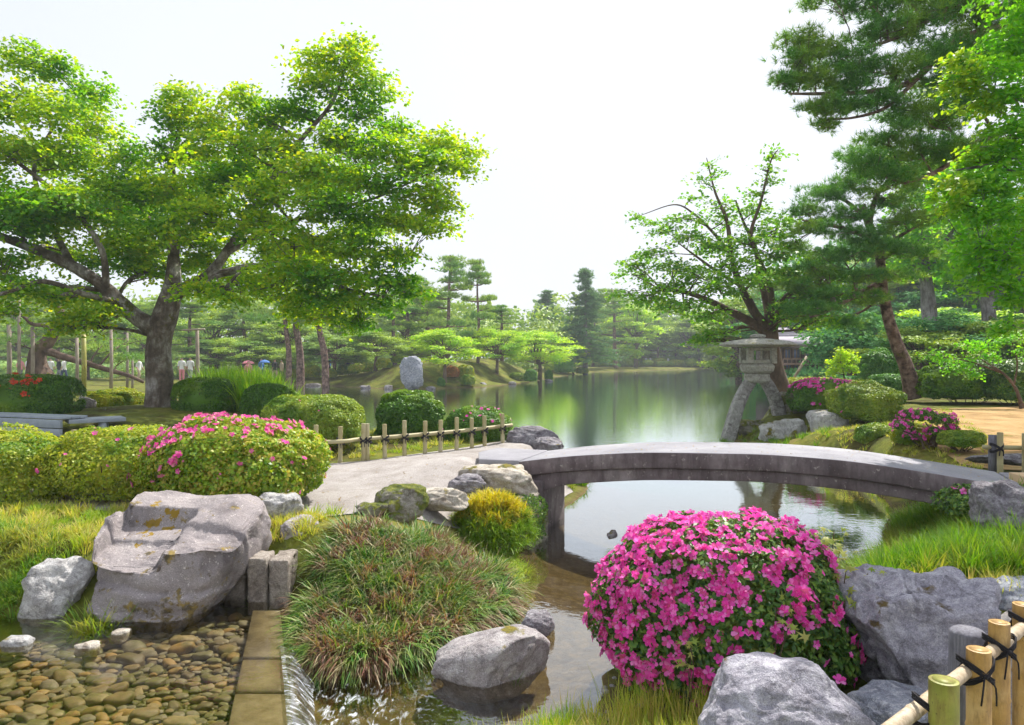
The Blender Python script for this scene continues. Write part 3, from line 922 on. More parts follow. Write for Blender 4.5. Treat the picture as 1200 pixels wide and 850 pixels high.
def sweep_slab(top, th, near, far):
    mb = MB(); rings = []
    for x, y, z, zt in zip(bxs, bys, top, th):
        a = np.array([x, y]) + dn * near; b = np.array([x, y]) + dn * far
        rings.append(np.array([(a[0], a[1], z - zt), (b[0], b[1], z - zt), (b[0], b[1], z), (a[0], a[1], z)]))
    prism(mb, rings)
    return mb


br = thing('stone_footbridge', (.07, 9.0, 0), 'low arched stone footbridge with pale deck and dark stained sides crossing the stream', 'footbridge')
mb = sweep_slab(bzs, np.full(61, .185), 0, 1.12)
# the paler walking surface is the top of the same slab: its faces are material slot 1
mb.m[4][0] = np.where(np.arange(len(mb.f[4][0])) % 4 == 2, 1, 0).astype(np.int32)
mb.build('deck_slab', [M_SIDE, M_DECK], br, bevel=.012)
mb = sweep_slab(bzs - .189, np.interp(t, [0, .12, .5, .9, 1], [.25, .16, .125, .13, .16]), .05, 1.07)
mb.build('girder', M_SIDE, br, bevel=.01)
for (cx, cy) in ((.34, 9.36), (4.9, 7.75)):
    mb = MB(); box(mb, (cx, cy, .15), (.42, .95, .95), -.377)
    mb.build('abutment', M_SIDE, br, bevel=.02)
mb = MB(); c = at(583, 545, 9.15)
v = np.array([(-.42, 9.12), (.08, 8.98), (.49, 9.99), (-.2, 10.25), (-.45, 9.8)])
prism(mb, [np.column_stack([v, np.full(5, .76)]), np.column_stack([v, np.full(5, .862)])])
tag(mb.build('landing_slab', M_DECK, bevel=.01), 'flat pale slab laid at the left foot of the stone bridge', 'stone slab')
mb = MB(); v = np.array([(4.99, 7.02), (6.2, 6.55), (6.6, 7.5), (5.40, 8.05)])
prism(mb, [np.column_stack([v, np.full(4, .76)]), np.column_stack([v, np.full(4, .868)])])
tag(mb.build('landing_slab', M_DECK, bevel=.01), 'flat pale slab continuing the right end of the stone bridge', 'stone slab')

# ------------------------------------------------------------------ two-legged stone lantern
M_LAN = rock_mat('lantern_granite', (.36, .35, .31), (.15, .13, .12), (.52, .51, .46), .64, mcol=((.08, .08, .03), (.2, .19, .06)))
M_LEG = rock_mat('lantern_leg_stone', (.30, .29, .28), (.10, .07, .075), (.50, .50, .47), .66, scale=1.3)
LD = 19.0
lan = thing('stone_lantern', at(888, 500, LD), 'tall stone lantern on two curved legs at the pond edge', 'stone lantern')
lx0 = at(888, 418, LD)[0]


def zpx(py): return EZ - (py - HY) / F * LD
def xpx(px): return (px - CX) / F * LD


mb = MB(); cx = xpx(888)
hexr = lambda r, z, cx=cx: ring((cx, LD), r, 6, z, .25)
prism(mb, [ring((cx, LD), r, 18, z) for r, z in ((.84, zpx(406.5)), (.97, zpx(405.2)), (.98, zpx(403.6)), (.80, zpx(400.2)), (.40, zpx(397.6)), (.24, zpx(397)))])
mb.build('lantern_roof', M_LAN, lan, bevel=.02)
mb = MB(); prism(mb, [ring((cx, LD), r, 10, z) for r, z in ((.16, zpx(397)), (.21, zpx(395)), (.2, zpx(393)), (.08, zpx(391.5)))])
mb.build('finial', M_LAN, lan, smooth=False)
# fire box: four corner posts and lintels round the openings
fb = MB(); z0, z1 = zpx(426), zpx(407.6); hw = .37
for sx in (-1, 1):
    for sy in (-1, 1):
        box(fb, (cx + sx * (hw - .07), LD + sy * (hw - .07), (z0 + z1) / 2), (.15, .15, z1 - z0))
for sx, sy, L, W in ((0, -1, 2 * hw - .3, .1), (0, 1, 2 * hw - .3, .1), (-1, 0, .1, 2 * hw - .3), (1, 0, .1, 2 * hw - .3)):
    box(fb, (cx + sx * (hw - .08), LD + sy * (hw - .08), z1 - .04), (L, W, .075))
    box(fb, (cx + sx * (hw - .08), LD + sy * (hw - .08), z0 + .05), (L, W, .095))
box(fb, (cx - .02, LD - hw + .08, (z0 + z1) / 2), (.05, .07, z1 - z0 - .17))
fb.build('fire_box', M_LAN, lan, bevel=.01)
mb = MB(); prism(mb, [ring((cx - .02, LD), r, 6, z, .25) for r, z in ((.36, zpx(438)), (.46, zpx(435)), (.50, zpx(429)), (.42, zpx(426)))])
mb.build('platform', M_LAN, lan, bevel=.015)
mb = MB(); prism(mb, [ring((cx - .02, LD), r, 6, z, .25) for r, z in ((.30, zpx(449)), (.36, zpx(446)), (.36, zpx(438.2)))])
mb.build('lower_block', M_LAN, lan, bevel=.015)


def leg(pts, w0, w1, nm):
    mb = MB(); P = catmull([at(*p) for p in pts], 16); rings = []
    T = norm(np.gradient(P, axis=0))
    for i_, (p, t_) in enumerate(zip(P, T)):
        s_ = norm(np.cross(t_, [0, 1, 0])); u = np.array([0, 1.0, 0]); ww = w0 + (w1 - w0) * i_ / 15
        rings.append(np.array([p + s_ * ww * a + u * ww * b for a, b in ((-.5, -.5), (.5, -.5), (.62, 0), (.5, .5), (-.5, .5), (-.62, 0))]))
    prism(mb, rings)
    return mb.build(nm, M_LEG, lan, bevel=.02)


leg([(882, 444, LD), (873, 457, LD - .05), (864, 477, LD - .15), (855, 508, LD - .25), (852, 522, LD - .28)], .25, .32, 'leg')
leg([(895, 444, LD), (902, 455, LD + .05), (909, 470, LD + .12), (914, 490, LD + .18)], .25, .29, 'leg')

# ------------------------------------------------------------------ fences
M_BAM = surf_mat('aged_bamboo', [(.3, (.33, .26, .13)), (.5, (.42, .36, .20)), (.7, (.50, .44, .30))], 3, 5, .5, .1, 60, .004,
                 lambda nt, vec, c, geo: mixc(nt, mth(nt, 'MULTIPLY', geo.outputs['Random Per Island'], .35), c, (.24, .26, .10)), .4)
M_BAMN = surf_mat('bamboo_golden', [(.3, (.42, .24, .06)), (.5, (.56, .36, .12)), (.7, (.62, .44, .20))], 3.5, 6, .38, .15, 50, .004, None, .5)
M_BAMG = surf_mat('bamboo_green', [(.3, (.26, .27, .04)), (.5, (.36, .36, .08)), (.7, (.45, .38, .12))], 4, 6, .38, .15, 50, .004, None, .5)
M_BAMR = surf_mat('bamboo_pale', [(.3, (.36, .27, .17)), (.5, (.48, .39, .27)), (.7, (.56, .48, .36))], 4, 6, .45, .15, 50, .004, None, .4)
M_CORD = surf_mat('black_palm_cord', [(.3, (.012, .011, .014)), (.7, (.03, .028, .034))], 30, 3, .9, .5, 200, .003)
def grain(nt, vec, c, geo):
    mp = N(nt, 'ShaderNodeMapping'); mp.inputs['Scale'].default_value = (1, 1, .07); nt.links.new(vec, mp.inputs[0])
    s = ramp(nt, noise_n(nt, mp.outputs[0], 90, 5, .8), [(.40, (0, 0, 0)), (.60, (1, 1, 1))]).outputs[0]
    return mixc(nt, mth(nt, 'MULTIPLY', s, .65), c, (.07, .065, .075))


M_WOODG = surf_mat('grey_weathered_wood', [(.3, (.12, .12, .15)), (.5, (.19, .19, .23)), (.7, (.27, .27, .30))], 8, 6, .85, .6, 60, .008, grain)
M_WOODD = surf_mat('dark_wet_wood', [(.3, (.05, .042, .035)), (.5, (.10, .085, .07)), (.7, (.18, .15, .11))], 5, 6, .8, .4, 60, .006)


def bam_extra(nt, vec, c, geo):
    mp = N(nt, 'ShaderNodeMapping'); mp.inputs['Scale'].default_value = (1, 1, .22); nt.links.new(vec, mp.inputs[0])
    s = ramp(nt, noise_n(nt, mp.outputs[0], 34, 6, .75), [(.44, (0, 0, 0)), (.62, (1, 1, 1))]).outputs[0]
    c = mixc(nt, mth(nt, 'MULTIPLY', s, .55), c, (.17, .095, .04))
    d = ramp(nt, noise_n(nt, vec, 75, 3, .8), [(.66, (0, 0, 0)), (.70, (1, 1, 1))]).outputs[0]
    return mixc(nt, mth(nt, 'MULTIPLY', d, .8), c, (.05, .035, .02))


M_BAMN = surf_mat('bamboo_golden', [(.3, (.34, .19, .05)), (.5, (.50, .31, .10)), (.7, (.58, .40, .18))], 7, 6, .5, .3, 70, .004, bam_extra, .35)
M_BAMG = surf_mat('bamboo_green', [(.3, (.20, .22, .035)), (.5, (.30, .31, .06)), (.7, (.42, .34, .10))], 7, 6, .5, .3, 70, .004, bam_extra, .35)
M_BAMR = surf_mat('bamboo_pale', [(.3, (.32, .24, .15)), (.5, (.46, .37, .26)), (.7, (.56, .48, .36))], 6, 6, .6, .3, 60, .004, bam_extra, .3)


def bamboo(mb, a, b, r, node=.22, k=12, open_top=True):
    a = np.array(a, float); b = np.array(b, float); L = np.linalg.norm(b - a); d = (b - a) / L
    zs = [0]; rs = [r]
    z = node * .6
    while z < L - .03:
        zs += [z - .012, z, z + .012]; rs += [r, r * 1.09, r]; z += node
    zs += [L]; rs += [r]
    P = a + np.array(zs)[:, None] * d
    tube(mb, P, rs, k, cap=False)
    # rim and hollow
    P2 = [b, b, b - d * .035]
    tube(mb, [b - d * .001, b + d * .001], [r, r * .78], k, cap=False)
    tube(mb, [b + d * .001, b - d * .03], [r * .78, r * .72], k, cap=True)


def lash(mb, c, r, axis=(0, 0, 1), turns=3, rr=.006):
    """cord wound round a crossing, diagonal both ways"""
    c = np.array(c, float)
    for s_, tl in ((1, .7), (-1, .7)):
        for q in range(turns):
            th = np.linspace(0, 2 * PI, 15)
            off = (q - (turns - 1) / 2) * rr * 2.1
            P = np.stack([c[0] + np.cos(th) * r, c[1] + np.sin(th) * r, c[2] + off + s_ * np.cos(th) * r * tl], -1)
            tube(mb, P, rr, 5, cap=False)
    box(mb, (c[0], c[1] - r - rr, c[2]), (rr * 4, rr * 3, rr * 4), .3)
    for q in (-1, 1):
        P = [c + [q * .006, -r - rr, 0], c + [q * .02, -r - .02, -.03], c + [q * .025, -r - .016, -.09]]
        tube(mb, catmull(P, 5), rr * .8, 4)


# left path fence
fe = thing('bamboo_fence', (-2.1, 10.45, .6), 'low bamboo post and rail fence along the far side of the grey path', 'fence')
FL = np.array([(-8.5, 9.55), (-3.07, 10.1), (-2.14, 10.5), (-.9, 11.45), (-.12, 12.3)])
FP = [339, 370, 398.5, 426, 430.6, 451, 474, 498, 516, 535, 553, 568, 589]
PTS = []
for px in FP:
    u = (px - CX) / F
    for (a, b) in zip(FL[:-1], FL[1:]):
        # intersect the sight line x = u*y with the fence line
        d = b - a; den = d[0] - u * d[1]
        tt = (u * a[1] - a[0]) / den
        if 0 <= tt <= 1:
            PTS.append(a + tt * d); break
for k in range(11): PTS.append(FL[0] + (FL[1] - FL[0]) * k / 11.0 + [.12, 0])
for k, (x, y) in enumerate(PTS):
    mb = MB(); z = hz(x, y)
    top = 1.17 + .02 * math.sin(k * 2.3)
    bamboo(mb, (x, y, z - .08), (x + .006 * math.sin(k), y, top), .033, .2)
    mb.build('post', M_BAM, fe)
mb = MB()
off = norm(np.array([[FL[i + 1][0] - FL[i][0], FL[i + 1][1] - FL[i][1]] for i in range(4)]))
RP = np.array([(FL[i][0], FL[i][1] + .075, .93 + .01 * i) for i in range(5)])
RP[-1] += [.12, .12, 0]
tube(mb, catmull(RP, 60), .03, 8, wob=.03)
mb.build('rail', M_BAM, fe)
for k, (x, y) in enumerate(PTS[:13]):
    mb = MB(); lash(mb, (x, y + .03, .935), .055, rr=.008, turns=2)
    mb.build('lashing', M_CORD, fe)

# near right bamboo fence
nf = thing('bamboo_fence', (1.5, 2.4, .55), 'golden bamboo fence lashed with black cord at the near right corner', 'fence')
NP = [(1106, 797, 2.12, .040, M_BAMG, 'olive green bamboo post nearest the camera'), (1147, 761, 2.42, .037, M_BAMN, 'golden bamboo post in the middle'),
      (1171, 729, 2.62, .034, M_BAMN, 'slim golden bamboo post'), (1199, 708, 2.84, .036, M_BAMN, None), (1238, 690, 3.08, .036, M_BAMN, None)]
CR = []
for px, py, D, r, m_, lab in NP:
    x, y, z = at(px, py, D)
    mb = MB(); bamboo(mb, (x, y, .5), (x, y, z), r, .26, 20)
    o = mb.build('post', m_, nf, smooth=True)
    if lab: o['label'] = lab
    CR.append((x, y, z, r))
x, y, z = at(1134, 738, 2.9)
mb = MB(); tube(mb, [(x, y, .5), (x, y, z - .012), (x, y, z)], [.066, .066, .055], 18)
o = mb.build('timber_post', M_WOODG, nf, smooth=False, bevel=0)
mb = MB()
a = at(1052, 874, 1.98); b = at(1212, 744, 2.72); d = b - a
for q, (dz, rr) in enumerate(((0, .022),)):
    bamboo(mb, a + [0, .065, dz], b + d * .9 + [0, .065, dz], rr, .3, 16)
mb.build('rail', M_BAMR, nf, smooth=True)
mb = MB()
for (px, py, D) in ((1080, 850, 2.16), (1118, 792, 2.5)):
    pass
for (xx, yy_, zz, r) in CR[:4]:
    tt = (xx - a[0]) / d[0]
    c = a + d * tt
    mb = MB(); lash(mb, (xx, (yy_ + c[1] + .065) / 2, c[2]), r + .017, turns=3, rr=.0036)
    mb.build('lashing', M_CORD, nf)

# right fence behind the bridge
rf = thing('bamboo_fence', at(1165, 545, 9.0), 'short dark post fence with a bamboo rail behind the right end of the bridge', 'fence')
for k, (px, py, D, r, m_) in enumerate(((1163.5, 510, 9.0, .050, M_WOODG), (1172, 507, 8.9, .034, M_BAM), (1201, 508, 8.9, .032, M_BAM), (1232, 509, 8.9, .04, M_BAM))):
    x, y, z = at(px, py, D); mb = MB()
    if k == 0: tube(mb, [(x, y, .7), (x, y, z)], r, 12)
    else: bamboo(mb, (x, y, .7), (x, y, z), r, .2)
    mb.build('post', m_, rf)
mb = MB(); a = at(1152, 524, 9.0); b = at(1240, 526, 8.95); tube(mb, [a, b], .028, 8)
mb.build('rail', M_BAM, rf)
mb = MB(); lash(mb, at(1168, 525, 8.93), .07, rr=.008, turns=2); mb.build('lashing', M_CORD, rf)
M_TAN = surf_mat('tan_board', [(.3, (.55, .38, .22)), (.7, (.66, .48, .30))], 4, 3, .7, .1, 60, .003)
mb = MB(); a = at(1204, 573, 6.9); box(mb, (a[0], a[1], a[2] + .065), (.22, .22, .15), -.1)
tag(mb.build('wooden_box', M_TAN, bevel=.008), 'small tan wooden box at the right frame edge beyond the dark boulder', 'box')

# ------------------------------------------------------------------ grey bench
M_BEN = surf_mat('grey_painted_boards', [(.3, (.26, .30, .36)), (.7, (.36, .40, .46))], 6, 4, .6, .15, 50, .003)
bn = thing('bench', (-9, 13, .8), 'grey blue slatted bench in front of the left hedge', 'bench')
E0 = at(72, 492, 12.6); E1 = at(-60, 478.5, 13.6)
dv = norm((E1 - E0) * [1, 1, 0]); sd_ = np.array([-dv[1], dv[0], 0]); sd_ = sd_ if sd_[1] > 0 else -sd_
topz = E0[2]
for k in range(3):
    mb = MB(); c = E0 + dv * 1.3 + [0, 0, -.09 - .155 * k]; c[2] = topz - .08 - .155 * k
    box(mb, c, (2.6, .05, .14), math.atan2(dv[1], dv[0])); mb.build('board', M_BEN, bn, bevel=.005)
for k in range(3):
    mb = MB(); c = E0 + dv * 1.3 + sd_ * (.10 + .16 * k); c[2] = topz + .02
    box(mb, c, (2.64, .145, .04), math.atan2(dv[1], dv[0])); mb.build('seat', M_BEN, bn, bevel=.005)
mb = MB(); c = E0 - dv * .0 + sd_ * .3; c[2] = topz - .05
box(mb, c + [.16, .3, 0], (.5, .9, .07), math.atan2(sd_[1], sd_[0]) + PI / 2 - .55); mb.build('armrest', M_BEN, bn, bevel=.005)
mb = MB(); c = E0 + sd_ * .55 + [.25, 0, 0]; box(mb, (c[0], c[1], .8), (.12, .12, topz - .65)); mb.build('leg', M_BEN, bn)

# ------------------------------------------------------------------ teahouse across the pond
M_RF = surf_mat('lilac_grey_shingle', [(.3, (.34, .30, .36)), (.7, (.50, .46, .52))], 2, 4, .8, .3, 8, .03)
M_DW = surf_mat('dark_timber_wall', [(.3, (.05, .035, .035)), (.7, (.11, .075, .065))], 2, 5, .8, .2, 12, .02)
M_LW = surf_mat('brown_timber', [(.3, (.20, .13, .10)), (.7, (.30, .2, .15))], 3, 5, .8, .2, 12, .02)
m, nt, out = newmat('window_paper'); p = N(nt, 'ShaderNodeBsdfPrincipled'); p.inputs['Base Color'].default_value = (.16, .19, .33, 1); p.inputs['Roughness'].default_value = .25
nt.links.new(p.outputs[0], out.inputs[0]); M_WIN = m
HD = 46.0
th_ = thing('teahouse', at(935, 436, HD), 'dark timber teahouse with lilac grey roof seen behind the stone lantern', 'teahouse')


def hx(px): return (px - CX) / F * HD
def hzp(py): return EZ - (py - HY) / F * HD


mb = MB(); box(mb, ((hx(905) + hx(966)) / 2, HD + 1.6, (hzp(403) + hzp(440)) / 2), (hx(966) - hx(905), 3.0, hzp(403) - hzp(440)))
mb.build('wall', M_DW, th_)
mb = MB(); x_0, x_1 = hx(898), hx(974); ym = HD + 1.6
prism(mb, [np.array([(x_0, HD - .7, hzp(405)), (x_1, HD - .7, hzp(405)), (x_1, HD + 4, hzp(405)), (x_0, HD + 4, hzp(405))]),
           np.array([(x_0 - .05, HD - .75, hzp(403)), (x_1 + .05, HD - .75, hzp(403)), (x_1 + .05, HD + 4, hzp(403)), (x_0 - .05, HD + 4, hzp(403))]),
           np.array([(x_0 + .7, ym - .5, hzp(394)), (x_1 - .7, ym - .5, hzp(394)), (x_1 - .7, ym + .5, hzp(394)), (x_0 + .7, ym + .5, hzp(394))])])
mb.build('roof', M_RF, th_)
mb = MB(); box(mb, ((x_0 + x_1) / 2, ym, hzp(392.5)), (x_1 - x_0 - 1.3, .5, .22)); mb.build('ridge', M_RF, th_)
mb = MB(); x_2, x_3 = hx(918), hx(948)
prism(mb, [np.array([(x_2, ym + .2, hzp(391)), (x_3, ym + .2, hzp(391)), (x_3, ym + 2.6, hzp(391)), (x_2, ym + 2.6, hzp(391))]),
           np.array([(x_2 + .3, ym + 1.2, hzp(382)), (x_3 - .3, ym + 1.2, hzp(382)), (x_3 - .3, ym + 1.6, hzp(382)), (x_2 + .3, ym + 1.6, hzp(382))])])
mb.build('upper_roof', M_RF, th_)
for (a_, b_, c_, d_) in ((908, 916, 409, 420), (920, 927, 409, 420), (930, 938, 409, 420), (921, 928, 427, 434), (930, 936, 427, 434), (944, 950, 410, 419)):
    mb = MB(); X0, X1, Z0, Z1 = hx(a_), hx(b_), hzp(d_), hzp(c_)
    for (cc, ss) in ((((X0 + X1) / 2, Z0), (X1 - X0 + .12, .07)), (((X0 + X1) / 2, Z1), (X1 - X0 + .12, .07)), ((X0, (Z0 + Z1) / 2), (.06, Z1 - Z0)), ((X1, (Z0 + Z1) / 2), (.06, Z1 - Z0)), (((X0 + X1) / 2, (Z0 + Z1) / 2), (.04, Z1 - Z0))):
        box(mb, (cc[0], HD + .07, cc[1]), (ss[0], .08, ss[1]))
    wf = mb.build('window', M_LW, th_)
    mb = MB(); box(mb, ((X0 + X1) / 2, HD + .08, (Z0 + Z1) / 2), (X1 - X0, .03, Z1 - Z0)); mb.build('pane', M_WIN, wf)
mb = MB()
for py in (421, 426): box(mb, ((hx(914) + hx(943)) / 2, HD - .55, hzp(py)), (hx(943) - hx(914), .06, .07))
for px in (914, 919, 924, 929, 934, 939, 943): box(mb, (hx(px), HD - .55, hzp(423.5)), (.05, .05, .3))
mb.build('railing', M_LW, th_)
mb = MB(); box(mb, ((hx(914) + hx(943)) / 2, HD - .25, hzp(427.3)), (hx(943) - hx(914), .7, .08)); mb.build('balcony_floor', M_LW, th_)
mb = MB(); tube(mb, [at(931, 442, 43), at(946, 418, 43)], .09, 8)
tag(mb.build('support_pole', M_BAMR), 'pale leaning pole propped beside the teahouse', 'pole')

# brushwood fence far right
M_BRU = surf_mat('brushwood', [(.3, (.10, .09, .10)), (.7, (.22, .20, .22))], 6, 5, .9, .6, 30, .03)
M_RAIL = surf_mat('pale_rail', [(.3, (.30, .33, .38)), (.7, (.42, .45, .5))], 6, 3, .6, 0)
def low_fence(p0, p1, zt, lab, m_):
    f_ = thing('low_fence', p0, lab, 'fence')
    p0 = np.array(p0); p1 = np.array(p1); n = 26
    mb = MB()
    for k in range(n * 4):
        c = p0 + (p1 - p0) * (k + .5) / (n * 4); zz = hz(c[0], c[1])
        box(mb, (c[0], c[1], (zz + zt) / 2 - .05), (.05, .04, zt - zz), .2 * (k % 3))
    mb.build('panel', m_, f_)
    for k in range(5):
        c = p0 + (p1 - p0) * k / 4.0; mb = MB(); tube(mb, [(c[0], c[1] - .06, .3), (c[0], c[1] - .06, zt + .12)], .07, 8); mb.build('post', m_, f_)
low_fence((18.0, 33.0, .6), (27.5, 33.5, .6), 1.25, 'dark brushwood fence behind the leaning pine trunk', M_BRU)
rl = thing('handrail', (23, 31, .7), 'pale horizontal handrail behind the bushes at the far right', 'handrail')
mb = MB(); tube(mb, [at(1122, 436.5, 30), at(1230, 436.5, 31)], .07, 8); mb.build('rail', M_RAIL, rl)
for px in (1130, 1165, 1200): mb = MB(); a = at(px, 436.5, 30.4); tube(mb, [a, (a[0], a[1], .5)], .05, 8); mb.build('post', M_RAIL, rl)
# ------------------------------------------------------------------ shrubs
L_AZ = leaf_mat('azalea_leaves', [(.16, .25, .02), (.27, .37, .025), (.42, .48, .04), (.52, .52, .08)], [(.08, .18, .018), (.15, .30, .02), (.28, .40, .03)], .4, .42, 2.2)
L_AZR = leaf_mat('azalea_leaves_reddish', [(.13, .27, .02), (.26, .42, .025), (.42, .50, .05), (.52, .42, .10)], [(.08, .20, .018), (.18, .32, .02), (.32, .42, .03)], .4, .42, 2.0)
L_AZD = leaf_mat('azalea_leaves_dark', [(.04, .11, .03), (.07, .18, .035), (.13, .26, .04), (.24, .36, .06)], None, .3, .4)
L_BOX = leaf_mat('clipped_dark_leaves', [(.04, .12, .018), (.07, .19, .02), (.14, .30, .025)], [(.12, .25, .02), (.22, .36, .025)], .3, .45, 1.5)
L_YEL = leaf_mat('yellow_green_leaves', [(.20, .30, .015), (.34, .40, .02), (.44, .44, .03)], [(.12, .24, .02), (.22, .33, .02)], .4, .5, 3)
L_MID = leaf_mat('mid_green_leaves', [(.14, .24, .025), (.24, .36, .035), (.36, .43, .06)], [(.08, .19, .025), (.16, .29, .03)], .35, .45, 2)
L_GREEN = leaf_mat('fresh_green_leaves', [(.05, .17, .03), (.09, .26, .04), (.16, .34, .05)], None, .4)
M_TWIG = surf_mat('shrub_twigs', [(.3, (.06, .04, .025)), (.7, (.14, .10, .06))], 10, 3, .9, 0)


def petal_mat(name, cols, tr=.35):
    m, nt, out = newmat(name)
    geo = N(nt, 'ShaderNodeNewGeometry')
    c = ramp(nt, geo.outputs['Random Per Island'], [(i_ / (len(cols) - 1), cols[i_]) for i_ in range(len(cols))]).outputs[0]
    p = N(nt, 'ShaderNodeBsdfPrincipled'); p.inputs['Roughness'].default_value = .6; p.inputs['Specular IOR Level'].default_value = .2
    nt.links.new(c, p.inputs['Base Color'])
    t_ = N(nt, 'ShaderNodeBsdfTranslucent'); nt.links.new(c, t_.inputs[0])
    mx = N(nt, 'ShaderNodeMixShader'); mx.inputs[0].default_value = tr
    nt.links.new(p.outputs[0], mx.inputs[1]); nt.links.new(t_.outputs[0], mx.inputs[2]); nt.links.new(mx.outputs[0], out.inputs[0])
    return m


P_PINK = petal_mat('magenta_petals', [(.66, .12, .24), (.88, .06, .46), (.92, .09, .54), (.95, .16, .62), (.97, .34, .72)], .4)
P_PINK2 = petal_mat('pink_petals', [(.78, .04, .36), (.88, .09, .48), (.92, .22, .52), (.90, .36, .42)])
P_RED = petal_mat('orange_red_petals', [(.65, .06, .03), (.8, .14, .05)])
P_STAM = petal_mat('pale_stamens', [(.85, .45, .6), (.9, .6, .7)])


def dome_points(n, r, h, g, e=.75, depth=.12, lump=.10, low=-.55, seed=0, lfreq=2.2):
    d = norm(g.normal(size=(int(n * 1.9), 3)))
    d = d[d[:, 2] > low][:n]
    s = np.sign(d) * np.abs(d) ** e
    s = s / np.maximum(np.linalg.norm(s, axis=1) ** .55, .2)[:, None]
    k = 1 + lump * fbm(d * lfreq + seed * 3.1, seed, 3) - g.exponential(depth, size=len(d)).clip(0, .6)
    p = s * k[:, None]
    p = p * [r[0], r[1], h * .5] + [0, 0, h * .5]
    return p, d


def shrub(name, label, c, r, h, n, leaf, mat, flowers=None, e=.75, depth=.07, lump=.09, rz=0.0, seed=0, core=.80, cat='shrub', group=None, up=.5, low=-.6, tmpl=LEAFW, stems=9, lfreq=2.2, zmin=.02, build_stems=True):
    g = np.random.default_rng(seed + 100)
    if cat == 'hedge' or name == 'clipped_shrub': n = int(n * 1.45); core = core and .76
    root = thing(name, c, label, cat, group)
    c = np.array(c, float)
    p, d = dome_points(n, r, h, g, e, depth, lump, low, seed, lfreq)
    ok = p[:, 2] > zmin
    p = p[ok]; d = d[ok]
    p = rotz(p, rz); dd = rotz(d, rz)
    nrm = dd + [0, 0, up] + g.normal(size=p.shape) * .55
    mb = MB(); scatter(mb, *tmpl, p + c, frames(nrm, g), leaf * g.uniform(.6, 1.25, len(p)))
    mb.build('foliage', mat, root)
    if core:
        v, f = ico(4)
        s = np.sign(v) * np.abs(v) ** e
        s = s / np.maximum(np.linalg.norm(s, axis=1) ** .55, .2)[:, None]
        s = s * (core * (1 + lump * fbm(v * lfreq + seed * 3.1, seed, 3)))[:, None] * (1 + .05 * fbm(v * 9, 2, 2))[:, None]
        q = s * [r[0], r[1], h * .5] + [0, 0, h * .52]
        q[:, 2] = np.maximum(q[:, 2], h * .12)
        mb = MB(); mb.add(rotz(q, rz) + c, None, f)
        mb.build('inner_foliage', mat, root)
    if build_stems:
        mb = MB()
        for k in range(stems):
            a = g.uniform(0, 2 * PI); rr = g.uniform(.1, .35)
            b0 = np.array([r[0] * rr * math.cos(a), r[1] * rr * math.sin(a), -.03])
            a2 = a + g.normal() * .4; q1 = np.array([r[0] * .75 * math.cos(a2), r[1] * .75 * math.sin(a2), h * g.uniform(.35, .7)])
            tube(mb, rotz(catmull([b0, (b0 + q1) / 2 * [1, 1, 1] + [0, 0, -h * .08], q1], 6), rz) + c, [.014, .012, .010, .008, .007, .005], 5)
        mb.build('branches', M_TWIG, root)
    if flowers:
        fn_, size, fm, cover = flowers
        p, d = dome_points(fn_ * 6, r, h, g, e, .006, lump, -.45, seed, lfreq)
        cv = cover(d, p)
        ok = (g.uniform(size=len(p)) < cv) & (p[:, 2] > h * .08)
        p = p[ok][:fn_]; d = d[ok][:fn_]
        p = p + d * size * .22
        p = rotz(p, rz) + c; dd = rotz(d, rz)
        R = frames(dd + [0, 0, .15] + g.normal(size=p.shape) * .5, g); sc_ = size * np.where(g.uniform(size=len(p)) < .18, .35, 1) * g.uniform(.55, 1.2, len(p))
        mb = MB(); scatter(mb, *FLOWER, p, R, sc_); scatter(mb, *STAMENS, p, R, sc_, 1)
        mb.build('blossoms', [fm, P_STAM], root)
    return root


# 1. the big magenta azalea
def cov_big(d, p):
    n_ = fbm(d * 3.4 + 4, 5, 3)
    # thick over the top and the left flank, thinning to loose clusters low on the right
    a = .62 * d[:, 2] - .42 * d[:, 0] + .14 + .25 * (d[:, 0] < -.6)
    c = sm(a + .55 * n_, -.22, .28)
    return np.clip(c, .025, 1) * (1 - .8 * sm(fbm(d * 7 + 9, 15, 2), .25, .6))


shrub('azalea_bush', 'big round azalea covered in magenta flowers in the near right centre', (1.35, 4.66, -.12), (.82, .66), 1.24, 40000, .044, L_AZD,
      (2100, .060, P_PINK, cov_big), e=.80, depth=.07, lump=.085, seed=3, core=.72, cat='azalea', low=-.95, lfreq=3.4, tmpl=LEAF)


def cov_top(amount, bias=0.0):
    def f(d, p):
        return np.clip(sm(d[:, 2] + .35 * fbm(d * 4, 9, 3) - bias, .25, .8) * amount + .03, 0, 1)
    return f


shrub('azalea_bush', 'large yellow green azalea with pink flowers on its crown behind the hollowed boulder', (-2.95, 7.75, .52), (.99, .78), .98, 30000, .043, L_AZR,
      (430, .062, P_PINK2, lambda d, p: np.clip(sm(d[:, 2] - .45 * d[:, 0] + .5 * fbm(d * 4, 9, 3), .35, .9) * .9 + .04, 0, 1)), e=.85, depth=.10, lump=.13, seed=5, core=.72, cat='azalea')
shrub('azalea_bush', 'sprawling green azalea left of the pink topped one, a few pale pink flowers', (-4.25, 8.0, .5), (.95, .65), .88, 24000, .036, L_AZ,
      (26, .055, P_PINK2, cov_top(.5)), e=.8, depth=.10, lump=.16, seed=6, cat='azalea', core=.7, low=-.7)
shrub('azalea_bush', 'loose green azalea cut by the left frame edge in front of the grey bench', (-5.75, 7.9, .5), (1.0, .65), .86, 20000, .036, L_AZ,
      None, e=.8, depth=.10, lump=.2, seed=7, cat='azalea', core=.7, low=-.7)
shrub('azalea_bush', 'low spreading azalea with several pink flowers under the right end of the bridge', (4.55, 6.80, .62), (.48, .34), .32, 7000, .034, L_AZD,
      (16, .055, P_PINK, cov_top(.6, -.3)), seed=8, cat='azalea', lump=.2, lfreq=4)

